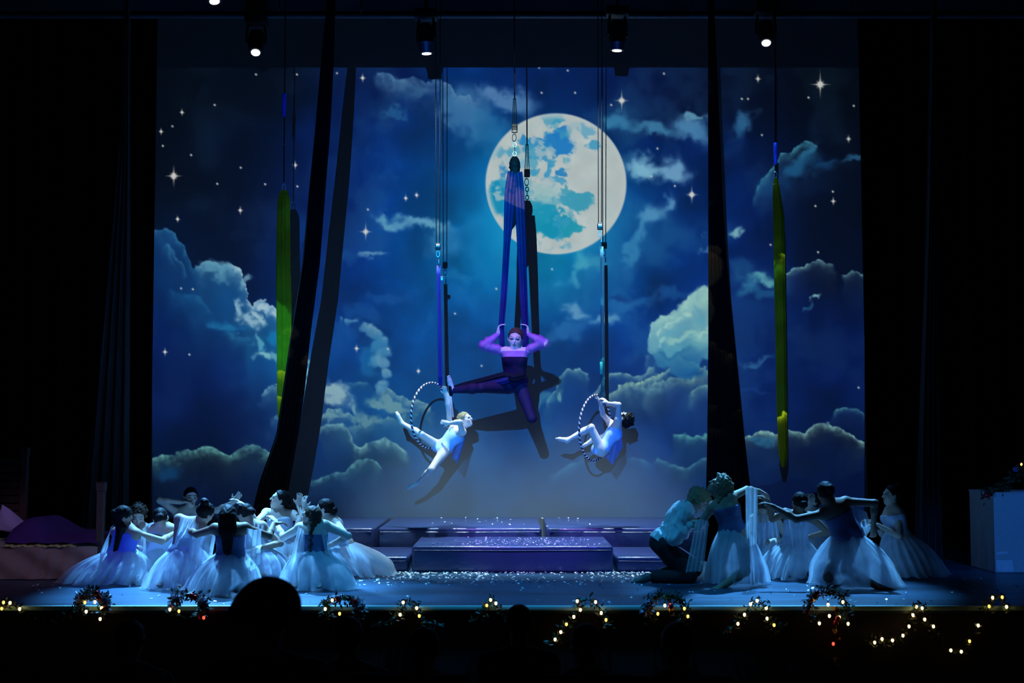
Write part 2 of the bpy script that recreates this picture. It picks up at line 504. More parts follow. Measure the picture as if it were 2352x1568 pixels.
    blob(905, 925, 50, 14, 18, (104, 138, 150), .85); blob(860, 965, 40, 14, 10, (90, 126, 142), .8); blob(830, 950, 20, 26, -30, (86, 124, 144), .75)
    # vertical billow right of the silk shadow
    puffs([(x, y, r, (122, 156, 178)) for (x, y, r) in [(836,752,11),(850,757,13),(864,768,14),(874,788,15),(880,812,15),(882,838,14),(886,860,12),(874,884,13),(862,800,12),(868,830,14)]], .85, .6, .35)
    blob(850, 820, 34, 46, 0, (26, 100, 156), .6)
    # low smooth rollers
    ridge([(735,985),(750,976),(768,971),(785,971),(800,980),(806,998),(814,1018),(828,1026),(850,1018),(872,1008),(884,1004),(900,1012),(922,1030),(940,1042)], (112, 152, 160), 16, 1.0, 2.4, 1.5, .35, seed=18, end=10)
    ridge([(340,1055),(380,1046),(420,1037),(450,1031),(468,1025),(485,1026),(505,1036),(525,1049),(545,1038),(562,1024),(580,1019),(600,1026),(625,1050),(660,1080)], (96, 150, 148), 17, 1.0, 2.4, 1.0, .55, seed=19, end=12)
    blob(380, 1085, 40, 26, 0, (16, 62, 108), .7)
    ridge([(700,1108),(730,1098),(755,1088),(775,1083),(792,1085),(805,1074),(825,1058),(845,1056),(865,1066),(890,1086)], (92, 142, 152), 11, .95, 2.2, 1.2, .2, seed=20, end=14)
    # right of centre: ridges of cloud below and beside the moonlit cumulus
    ridge([(1255,925),(1270,900),(1285,872),(1303,853),(1328,851),(1345,858),(1362,878)], (112, 152, 156), 11, 1.0, 2.2, 4, seed=22, end=6)
    blob(1275, 905, 9, 22, 15, (90, 138, 152), .9, .4); blob(1235, 915, 30, 20, 0, (56, 112, 146), .7)
    ridge([(1365,905),(1385,872),(1405,858),(1432,855),(1452,864),(1475,862),(1492,848),(1510,838)], (124, 158, 160), 14, 1.0, 2.2, 4, seed=23, end=8)
    ridge([(1395,912),(1425,892),(1455,882),(1480,878),(1500,868),(1530,850),(1545,830),(1560,826),(1580,838),(1600,836),(1628,850),(1700,900)], (140, 172, 158), 16, 1.05, 2.4, 5, seed=24, end=14)
    ridge([(1480,888),(1510,880),(1540,870),(1570,862),(1590,868),(1610,860),(1640,845)], (120, 156, 152), 16, 1.0, 2.4, 5, seed=25, end=12)
    ridge([(1430,905),(1470,890),(1500,890),(1530,892)], (96, 138, 150), 12, .9, 2.6, 4, seed=26)
    ridge([(1590,905),(1605,888),(1640,880)], (110, 150, 150), 12, .9, 2.6, 4, seed=27, end=6)
    # big moonlit cumulus
    puffs([(1622,700,46,(156,184,178)),(1592,722,40,(154,184,180)),(1560,745,36,(146,180,180)),(1524,757,32,(138,176,182)),(1506,778,22,(128,170,180)),(1540,785,38,(108,162,178)),(1600,765,44,(150,184,180)),(1580,802,38,(88,144,168)),(1622,795,28,(120,166,172)),(1530,812,30,(48,108,150)),(1500,802,13,(110,156,170)),(1570,830,36,(36,92,138))], 1.0, .5, .12)
    ridge([(1486,805),(1490,775),(1500,738),(1520,727),(1545,729),(1565,710),(1585,684),(1605,661),(1625,653),(1660,660)], (158, 188, 184), 34, .75, 2.2, 4, seed=28, end=5)
    for (x, y, rx, ry, an, c, st) in [(1546,766,30,7,-35,(92,150,174),.75),(1588,746,34,7,-42,(98,152,172),.7),(1608,735,7,28,12,(92,148,172),.7),(1528,782,22,9,-20,(152,186,186),.8),(1570,780,30,10,-15,(150,184,178),.75),(1600,792,26,8,-10,(92,146,166),.7),(1556,812,34,9,-10,(34,96,144),.75),(1616,762,18,8,-30,(160,188,180),.8),(1575,728,16,9,-40,(164,190,184),.8),(1512,758,9,16,0,(158,188,188),.8),(1540,742,18,7,-10,(162,190,188),.8)]:
        blob(x, y, rx, ry, an, c, st, .5)
    blob(1585, 850, 46, 16, -10, (12, 62, 124), .8); blob(1560, 800, 30, 10, -8, (90, 148, 170), .7); blob(1610, 720, 8, 30, 0, (96, 150, 176), .7)
    ridge([(1540,1002),(1556,996),(1572,995),(1586,1005),(1594,1009),(1606,1000),(1630,993),(1660,1000)], (84, 148, 150), 12, 1.0, 2.2, 2, .25, seed=29, end=8)
    ridge([(1250,1100),(1280,1086),(1310,1066),(1335,1052),(1360,1052)], (52, 104, 146), 14, .8, 4, 3, seed=30)
    ridge([(1425,1066),(1440,1056),(1460,1054),(1485,1057),(1500,1066)], (60, 116, 148), 12, .8, 3, 3, seed=31)
    ridge([(1490,1070),(1505,1058),(1525,1056),(1545,1066),(1575,1076),(1592,1066),(1610,1055),(1640,1046),(1680,1050)], (76, 128, 148), 13, .85, 2.6, 2, .2, seed=32)
    # right strip
    ridge([(1705,1003),(1725,998),(1748,988),(1768,994),(1780,998),(1800,986),(1825,990),(1845,992),(1865,980),(1885,970),(1905,970),(1928,981),(1942,990),(1965,1005),(1998,1020)], (132, 168, 162), 13, 1.05, 2.0, 1.5, .6, seed=33, end=8)
    blob(1750, 1012, 22, 12, 0, (40, 98, 136), .7); blob(1850, 1040, 70, 22, 0, (3, 14, 56), .6, .3)
    ridge([(1912,952),(1925,940),(1945,935),(1962,938),(1978,950),(1998,965)], (72, 124, 140), 9, .95, 2.0, 3, seed=34, end=6)
    ridge([(1795,630),(1815,624),(1835,616),(1852,608),(1868,596),(1880,595),(1895,602),(1912,608),(1930,618)], (124, 164, 170), 11, 1.0, 2.0, 4, seed=35, end=8)
    ridge([(1940,634),(1955,624),(1966,622),(1976,631),(1998,640)], (104, 150, 158), 8, 1.0, 2.0, 3, seed=36, end=5)
    ridge([(1730,440),(1745,420),(1765,404),(1780,380),(1792,354),(1802,350),(1816,352),(1832,338),(1852,324),(1866,324),(1880,345)], (66, 132, 156), 15, .95, 2.2, 4, seed=37, end=8)
    ridge([(1850,390),(1880,378),(1910,368),(1930,365)], (24, 70, 108), 14, .8, 4, 3, seed=38)
    hp = [(1735,1108),(1755,1114),(1775,1112),(1800,1099),(1822,1095),(1845,1098),(1868,1110),(1890,1122),(1915,1112),(1950,1092),(1998,1074)]
    dep = Y - np.interp(X, [p[0] for p in hp], [p[1] for p in hp])
    mix(sstep(-2, 2, dep) * sstep(1720, 1760, X) * .85, (3, 13, 54))
    # top cloud bank left of the moon
    ridge([(865,168),(885,172),(905,182),(930,180),(950,174),(965,180),(980,188),(1000,178),(1022,190),(1038,196),(1048,212),(1052,222),(1075,222),(1100,236)], (88, 122, 162), 26, .9, 2.0, 3.5, seed=39, end=14)

    # moon
    mx, my, mr = 1277.0, 422.0, 161.5
    d = np.hypot(X - mx, Y - my)
    halo = np.exp(-np.maximum(d - mr, 0) / 55.0) * (d > mr - 4)
    dirw = 0.45 + 0.55 * np.clip((-(X - mx) * .55 + (Y - my) * .85) / np.maximum(d, 1), -.4, 1)
    mix(np.clip(halo * 0.5 * dirw * (0.6 + .8 * n1), 0, 1), (10, 140, 190))
    m_n = fbm(sh, 36 * k, 201, 5)
    ux = X + 44 * (fbm(sh, 30 * k, 203, 5, .6) - .5) ; uy = Y + 44 * (fbm(sh, 30 * k, 205, 5, .6) - .5)
    moon = np.ones(sh + (3,)) * np.array([184, 178, 182.0]) * (0.92 + .14 * m_n)[..., None]
    for (cx, cy, rx, ry, ang, c, s) in [(1276,330,46,27,0,(22,108,180),1),(1226,322,30,11,4,(36,120,180),1),(1236,340,34,17,0,(40,124,180),1),(1240,352,28,16,20,(48,130,178),.9),(1292,305,30,14,-8,(30,110,180),1),(1342,298,30,13,12,(96,150,182),.9),(1362,334,20,11,10,(60,138,180),.95),(1289,273,20,6,3,(70,140,178),.95),
            (1264,372,12,9,0,(60,140,180),.95),(1260,392,9,22,8,(54,136,184),.95),(1291,397,11,10,0,(40,116,178),1),(1275,413,22,11,20,(58,136,180),.9),(1226,388,11,12,0,(62,138,178),.9),(1158,394,11,20,-15,(40,120,176),.9),(1160,455,40,42,20,(6,124,170),1),(1322,460,38,24,10,(44,136,166),.95),(1262,460,40,18,0,(84,150,172),.8),(1262,508,62,36,12,(2,126,164),1),(1316,524,21,15,0,(30,136,162),1),(1228,486,50,24,10,(28,136,170),.9),(1187,362,22,18,0,(112,158,190),.8),(1305,435,20,7,10,(60,140,166),.9),(1135,425,7,10,0,(70,140,170),.9),(1188,430,30,30,0,(80,150,180),.6),(1250,440,40,22,0,(146,172,180),.8)]:
        ca, sa = math.cos(R(ang)), math.sin(R(ang))
        dx, dy = ux - cx, uy - cy
        e = ((dx * ca + dy * sa) / rx) ** 2 + ((-dx * sa + dy * ca) / ry) ** 2
        a = (1 - sstep(.6, 1.2, e)) * s * .92
        moon = moon * (1 - a[..., None]) + a[..., None] * np.array(c)
    for (cx, cy, r) in [(1258,352,10),(1302,500,12),(1350,505,10),(1290,482,14),(1280,482,8),(1325,505,8),(1236,370,7)]:
        a = (1 - sstep(.5, 1.1, np.hypot(ux - cx, uy - cy) / r)) * .85 * (n3 > .42)
        moon = moon * (1 - a[..., None]) + a[..., None] * np.array([178, 174, 178])
    pale = sstep(.56, .66, fbm(sh, 34 * k, 411, 5, .6)) * .75
    moon = moon * (1 - pale[..., None]) + pale[..., None] * np.array([176, 174, 180])
    teal = sstep(.58, .70, fbm(sh, 40 * k, 431, 5, .6)) * .7 * (1 - sstep(1290, 1360, X))
    moon = moon * (1 - teal[..., None]) + teal[..., None] * np.array([60, 140, 176])
    rim = sstep(.9, .985, d / mr)
    moon = moon * (1 - .75 * rim[..., None]) + .75 * rim[..., None] * np.array([186, 178, 182])
    a = 1 - sstep(mr - 2, mr + 2.5, d)
    img = img * (1 - a[..., None]) + a[..., None] * moon

    img *= np.array([.95, 1.05, 1.02])
    # stars
    def star(x, y, s, c=(215, 215, 200)):
        nonlocal img
        x0, x1 = int((x - s * 1.6 - SX0) / SSTEP), int((x + s * 1.6 - SX0) / SSTEP) + 2
        y0, y1 = int((y - s * 1.6 - SY0) / SSTEP), int((y + s * 1.6 - SY0) / SSTEP) + 2
        x0, y0 = max(x0, 0), max(y0, 0)
        sl = (slice(y0, y1), slice(x0, x1))
        dx = np.abs(X[sl] - x); dy = np.abs(Y[sl] - y)
        core = np.exp(-(dx ** 2 + dy ** 2) / (2 * max(1.5, s * .13) ** 2))
        sp = np.zeros_like(core)
        if s > 6:
            for (u, v, ln) in ((dx, dy, s * .8), (dy, dx, s * 1.1)):
                sp = np.maximum(sp, np.clip(1 - u / ln, 0, 1) ** 1.3 * np.exp(-(v / (0.8 + 1.3 * np.clip(1 - u / ln, 0, 1))) ** 2))
            if s > 20:
                p, q = np.abs(dx - dy) / 1.41, (dx + dy) / 1.41
                sp = np.maximum(sp, .8 * np.clip(1 - q / (s * .4), 0, 1) * np.exp(-(p / 1.4) ** 2))
        a = np.clip(core * 1.2 + sp, 0, 1)[..., None]
        img[sl] = img[sl] * (1 - a) + a * np.array(c)
    for (x, y, s) in [(399,404,30),(1884,194,34),(418,258,10),(370,302,10),(833,179,13),(678,379,12),(408,503,10),(552,483,12),(840,532,22),(379,808,12),(932,455,10),(957,448,10),(819,800,12),(961,852,10),(1428,231,26),(1589,447,24),(1741,181,13),(1949,319,12),(1914,462,12)]:
        star(x, y, s)
    for (x, y) in [(588,171),(682,171),(774,168),(493,241),(396,290),(374,335),(439,356),(553,385),(499,422),(609,423),(683,428),(1238,155),(1304,162),(1244,213),(1321,213),(1525,169),(1704,227),(1718,227),(1857,224),(1961,243),(1750,310),(1873,473),(1913,440),(1770,562),(1879,579),(416,662),(443,664),(435,814),(891,801),(1045,720),(1106,840),(1140,663),(1268,618),(1404,241),(1510,341),(1496,405),(1550,427),(1972,890),(845,481)]:
        star(x, y, 5, (190, 195, 190))
    img = np.clip(img, 0, 255)
    return X, Y, img

def build_projector():
    X, Y, img = paint_sky()
    h, w = X.shape
    xc = (X - 1176.0) / FPX; yc = -(Y - 784.0) / FPX
    kk = SCREEN_Y / (math.cos(TILT) - yc * math.sin(TILT))
    W = np.stack([xc * kk, np.full_like(X, SCREEN_Y), CAM_Z + (math.sin(TILT) + yc * math.cos(TILT)) * kk], -1)
    t = 0.30 / (SCREEN_Y - PROJ.y)
    V = np.array(PROJ)[None, None] + (W - np.array(PROJ)[None, None]) * t
    idx = np.arange(h * w).reshape(h, w)
    F = np.stack([idx[:-1, :-1], idx[:-1, 1:], idx[1:, 1:], idx[1:, :-1]], -1).reshape(-1, 4)
    root = empty('video_projector', (PROJ.x, PROJ.y - 0.25, PROJ.z - 0.16), 'black projector at the back of the hall throwing the night sky picture', 'projector')
    me = np_mesh('slide', V.reshape(-1, 3), F)
    c = img / 255.0
    c = np.where(c <= 0.04045, c / 12.92, ((c + 0.055) / 1.055) ** 2.4)
    color_attr(me, np.clip(c / 0.55, 0, 1).reshape(-1, 3))
    m = bpy.data.materials.new('slide_film')
    nt, N, L = nodes_of(m)
    for n in list(N): N.remove(n)
    at = N.new('ShaderNodeAttribute'); at.attribute_name = 'Col'
    tp = N.new('ShaderNodeBsdfTransparent'); out = N.new('ShaderNodeOutputMaterial')
    L.new(at.outputs['Color'], tp.inputs['Color']); L.new(tp.outputs[0], out.inputs['Surface'])
    link_mesh('slide', me, m, root, smooth=False)
    # opaque mount around the slide, and the open-fronted lamp house
    c0 = V[0, 0]; c1 = V[-1, -1]; tl = V[0, 0]; tr = V[0, -1]; bl = V[-1, 0]; br = V[-1, -1]
    zc = (c0[2] + c1[2]) / 2
    o = 0.12
    mb = MB()
    ins = [tl, tr, br, bl]
    outs = [(tl[0] - o, tl[1], tl[2] + o), (tr[0] + o, tr[1], tr[2] + o), (br[0] + o, br[1], br[2] - o), (bl[0] - o, bl[1], bl[2] - o)]
    vv = [tuple(v) for v in ins] + outs + [(v[0], v[1] + .004, v[2]) for v in ins] + [(v[0], v[1] + .004, v[2]) for v in outs]
    ff = []
    for i in range(4):
        j = (i + 1) % 4
        ff += [(i, j, 4 + j, 4 + i), (8 + i, 12 + i, 12 + j, 8 + j), (4 + i, 4 + j, 12 + j, 12 + i), (i, 8 + i, 8 + j, j)]
    mb.add(vv, ff)
    blk = pbr('black_plastic', (0.012, 0.012, 0.014), 0.5)
    mb.build('slide_mount', blk, root, smooth=False)
    mb = MB()
    x0, x1 = tl[0] - o, tr[0] + o; z0, z1 = bl[2] - o, tl[2] + o; y0, y1 = PROJ.y - 0.25, tl[1]
    th = 0.01
    mb.box((x0 - th, y0, z0 - th), (x0, y1, z1 + th)); mb.box((x1, y0, z0 - th), (x1 + th, y1, z1 + th))
    mb.box((x0, y0, z0 - th), (x1, y1, z0)); mb.box((x0, y0, z1), (x1, y1, z1 + th)); mb.box((x0, y0 - th, z0), (x1, y0, z1))
    mb.build('housing', blk, root, smooth=False)
    mb = MB(); mb.tube([(PROJ.x, y0 + .1, z0 - th), (PROJ.x, y0 + .1, 1.07)], 0.04, 12).tube([(PROJ.x, y0 + .1, 1.06), (PROJ.x, y0 + .1, 1.10)], 0.25, 20)
    mb.build('stand', blk, root)
build_projector()
# ------------------------------------------------------------------ the stage
EDGE_Y = 12.4
def floor_material():
    m = bpy.data.materials.new('stage_vinyl')
    nt, N, L = nodes_of(m)
    b = N['Principled BSDF']
    tc = N.new('ShaderNodeTexCoord')
    mp = N.new('ShaderNodeMapping'); mp.inputs['Scale'].default_value = (0.35, 1.1, 1)
    L.new(tc.outputs['Object'], mp.inputs['Vector'])
    nz = N.new('ShaderNodeTexNoise'); nz.inputs['Scale'].default_value = 1.6; nz.inputs['Detail'].default_value = 3; nz.inputs['Distortion'].default_value = 0.7
    L.new(mp.outputs['Vector'], nz.inputs['Vector'])
    cr = N.new('ShaderNodeValToRGB')
    cr.color_ramp.elements[0].position = 0.35; cr.color_ramp.elements[0].color = (0.012, 0.035, 0.06, 1)
    cr.color_ramp.elements[1].position = 0.62; cr.color_ramp.elements[1].color = (0.035, 0.10, 0.17, 1)
    L.new(nz.outputs['Fac'], cr.inputs['Fac'])
    L.new(cr.outputs['Color'], b.inputs['Base Color'])
    b.inputs['Roughness'].default_value = 0.38
    bp = N.new('ShaderNodeBump'); bp.inputs['Strength'].default_value = 0.25; bp.inputs['Distance'].default_value = 0.05
    L.new(nz.outputs['Fac'], bp.inputs['Height'])
    n2 = N.new('ShaderNodeTexNoise'); n2.inputs['Scale'].default_value = 60
    L.new(tc.outputs['Object'], n2.inputs['Vector'])
    b2 = N.new('ShaderNodeBump'); b2.inputs['Strength'].default_value = 0.15; b2.inputs['Distance'].default_value = 0.004
    L.new(n2.outputs['Fac'], b2.inputs['Height']); L.new(bp.outputs['Normal'], b2.inputs['Normal'])
    L.new(b2.outputs['Normal'], b.inputs['Normal'])
    return m
black_paint = pbr('black_paint', (0.010, 0.009, 0.010), 0.85, scale=6)
velour = pbr('black_velour', (0.006, 0.006, 0.008), 0.95, scale=8, spec=0.1)
tag(MB().box((-9, EDGE_Y, -0.06), (9, 22.4, 0.0)).build('floor', floor_material(), smooth=False), 'dark glossy blue stage floor the dancers kneel on', 'floor', kind='structure')
tag(MB().box((-9, EDGE_Y + .02, -2.2), (9, EDGE_Y + .12, -0.06)).build('wall_front', black_paint, smooth=False), 'black front face of the stage below its edge', 'wall', kind='structure')
tag(MB().box((-9, EDGE_Y - .05, -0.03), (9, EDGE_Y, 0.012), 0.004).build('trim_1', pbr('lit_edge_strip', (0.50, 0.92, 0.85), 0.5, scale=3), smooth=True), 'thin strip along the stage front, its lit line put into pale green', 'trim', kind='structure')  # pale green stands in for light along the floor edge
def house(u, v):
    Y = -6 + (EDGE_Y + 6.02) * v
    return (-12 + 24 * u, Y, .56 - .158 * Y)
tag(MB().grid(house, 4, 20).build('floor_auditorium', pbr('house_floor', (0.02, 0.012, 0.01), 0.9)), 'dark raked floor of the auditorium', 'floor', kind='structure')
tag(MB().box((-9, 22.3, -0.06), (9, 22.4, 9)).build('wall_back', black_paint, smooth=False), 'black back wall behind the projected sky', 'wall', kind='structure')
tag(MB().box((-9.1, EDGE_Y, -0.06), (-9, 22.4, 9)).build('wall_left', black_paint, smooth=False), 'black left wall of the stage', 'wall', kind='structure')
tag(MB().box((9, EDGE_Y, -0.06), (9.1, 22.4, 9)).build('wall_right', black_paint, smooth=False), 'black right wall of the stage', 'wall', kind='structure')

# backdrop: a white cloth hung from a batten
def backdrop():
    a = P(362, 40, SCREEN_Y); b = P(1970, 40, SCREEN_Y); c = P(345, 1150, SCREEN_Y); d = P(1993, 1150, SCREEN_Y)
    z0, z1 = 0.02, P(1176, 20, SCREEN_Y).z
    root = empty('projection_backdrop', (0, SCREEN_Y, 0), 'wide backdrop cloth showing a projected night sky with full moon and clouds', 'backdrop')
    mb = MB()
    def fn(u, v):
        z = z0 + (z1 - z0) * v
        k = (z - c.z) / (a.z - c.z)
        xl = c.x + (a.x - c.x) * k; xr = d.x + (b.x - d.x) * k
        x = xl + (xr - xl) * u
        return (x, SCREEN_Y + 0.004 * math.sin(x * 2.1) * (1 - v), z)
    mb.grid(fn, 80, 4)
    mb.build('cloth', pbr('backdrop_cloth', (0.22, 0.22, 0.22), 0.9, var=0.02, scale=40, spec=0.05), root)
    MB().tube([(a.x - .2, SCREEN_Y + .03, z1), (b.x + .2, SCREEN_Y + .03, z1)], 0.03, 10).build('batten', black_paint, root)
    MB().tube([(c.x, SCREEN_Y + .012, z0 + .012), (d.x, SCREEN_Y + .012, z0 + .012)], 0.012, 8).build('bottom_pipe', black_paint, root)
backdrop()

def curtain(name, x0, x1, Y, z0, z1, label, folds=9, depth=0.07, mat=velour, group=None):
    mb = MB()
    n = folds * 10
    def fn(u, v):
        x = x0 + (x1 - x0) * u
        a = depth * (0.7 + 0.5 * (1 - v))
        return (x, Y + a * math.sin(u * folds * 2 * math.pi + 0.5 * math.sin(u * 17)), z0 + (z1 - z0) * v)
    mb.grid(fn, n, 3)
    o = mb.build(name, mat)
    return tag(o, label, 'curtain', group)
xl = P(360, 600, SCREEN_Y - .25).x; xr = P(1978, 600, SCREEN_Y - .25).x
curtain('leg_curtain', xl - 3.2, xl - .02, SCREEN_Y + .45, 0.0, 8.6, 'black velour side curtain left of the projected sky')
curtain('leg_curtain', xr + .07, xr + 3.2, SCREEN_Y + .45, 0.0, 8.6, 'black velour side curtain right of the projected sky')
curtain('leg_curtain', -9, P(150, 600, 18.25).x, 18.25, 0.0, 8.6, 'black velour side curtain behind the wooden bed')
curtain('leg_curtain', P(2190, 600, 18.25).x, 9, 18.25, 0.0, 8.6, 'black velour side curtain behind the clothed table')

# overhead border with panel joints
def border():
    mt = pbr('soffit_paint', (0.10, 0.13, 0.18), 0.6, scale=2)
    Yb = 17.85
    zb = P(1176, 40, Yb).z
    root = empty('overhead_border', (0, Yb, zb), 'dark panelled border beam across the top of the stage', 'beam')
    xs = [-9, P(640, 20, Yb).x, P(830, 20, Yb).x, P(1590, 20, Yb).x, P(1960, 20, Yb).x, 9]
    for i in range(5):
        MB().box((xs[i] + .012, Yb, zb + .05), (xs[i + 1] - .012, Yb + .05, zb + 1.0), .006).build('panel', mt, root, smooth=False)
    MB().box((-9, Yb - .03, zb - .0), (9, Yb + .06, zb + .035), .006).build('lower_rail', mt, root, smooth=False)
    MB().box((-9, Yb - .015, zb + .035), (9, Yb + .05, zb + .05)).build('black_rail', black_paint, root, smooth=False)  # black strip between the lower rail and the panels
border()

# risers and steps covered in glossy vinyl
vinyl = pbr('blue_vinyl', (0.04, 0.055, 0.16), 0.28, var=0.2, scale=5, bump=0.35, bscale=6, coat=0.2)
def riser(name, x0, x1, y0, y1, z, label, group=None):
    mb = MB()
    bm = bmesh.new()
    bmesh.ops.create_cube(bm, size=1)
    for v in bm.verts:
        v.co = Vector(((x0 + x1) / 2 + v.co.x * (x1 - x0), (y0 + y1) / 2 + v.co.y * (y1 - y0), z / 2 + v.co.z * z))
    bmesh.ops.bevel(bm, geom=[e for e in bm.edges], offset=0.03, segments=3, affect='EDGES', profile=0.5)
    bm.verts.index_update()
    mb.add([v.co for v in bm.verts], [[v.index for v in f.verts] for f in bm.faces]); bm.free()
    root = empty(name, ((x0 + x1) / 2, (y0 + y1) / 2, 0), label, 'riser', group)
    mb.build('vinyl_cover', vinyl, root)
    # folded seam along the front edge
    MB().tube([(x0 + .03, y0 - .004, z - .05), ((x0 + x1) / 2, y0 - .006, z - .056), (x1 - .03, y0 - .004, z - .05)], 0.006, 6).build('seam', vinyl, root)
    return root
X = lambda px, Y: P(px, 1200, Y).x
riser('stage_riser', X(640, 16.9), X(858, 16.9), 16.9, 19.15, .417, 'low vinyl riser half hidden behind the left group of dancers')
riser('stage_riser', X(868, 16.9), X(1244, 16.9), 16.9, 19.15, .417, 'long low vinyl riser behind the left half of the sparkling step')
riser('stage_riser', X(1257, 16.9), X(1640, 16.9), 16.9, 19.15, .417, 'long low vinyl riser behind the kneeling man in the white shirt')
riser('step_block', X(946, 15.45), X(1408, 15.45), 15.45, 16.86, .31, 'broad front step sprinkled with purple-lit glitter in mid stage')
riser('step_block', X(760, 15.5), X(938, 15.5), 15.5, 16.86, .18, 'low blue step between the dancers and the sparkling step')
riser('step_block', X(1415, 15.5), X(1600, 15.5), 15.5, 16.86, .18, 'low blue step right of the sparkling step')

# confetti snow: nobody could count it
def flakes(name, regions, label, size, mat):
    mb = MB()
    for (x0, x1, y0, y1, z, n, bias) in regions:
        for i in range(n):
            x = random.uniform(x0, x1); y = y1 - (y1 - y0) * random.random() ** bias
            s = size * random.uniform(.5, 1.3); a = random.uniform(0, 6.28)
            tx, ty = random.uniform(-.5, .5), random.uniform(-.5, .5)
            u = Vector((math.cos(a), math.sin(a), tx)) * s; v = Vector((-math.sin(a), math.cos(a), ty)) * s * .7
            c = Vector((x, y, z + s * .75))
            mb.add([c - u - v, c + u - v, c + u + v, c - u + v], [(0, 1, 2, 3)])
    return tag(mb.build(name, mat, smooth=False), label, 'confetti', kind='stuff')
fl = pbr('confetti', (0.9, 0.92, 0.95), 0.3, var=0.05)
flakes('confetti_snow', [(-1.7, 1.9, 14.1, 15.42, 0, 650, 2.6), (-1.6, -.3, 14.6, 15.4, 0, 330, 2.2), (0.8, 1.8, 14.8, 15.4, 0, 160, 2), (-6, 6, 12.5, 15, 0, 260, 1), (-1.1, 1.1, 17.0, 19.0, .418, 45, 1)], 'white confetti snow scattered over the stage floor', 0.012, fl)
flakes('confetti_glitter', [(-.7, .95, 15.5, 16.7, .312, 320, .9), (-1.0, 1.1, 15.47, 15.7, .312, 110, 1)], 'glitter on the broad front step, violet light put into its colour', 0.009, pbr('violet_lit_glitter', (.45, .30, .85), .3))  # tint of the violet lamp is put into the flake colour
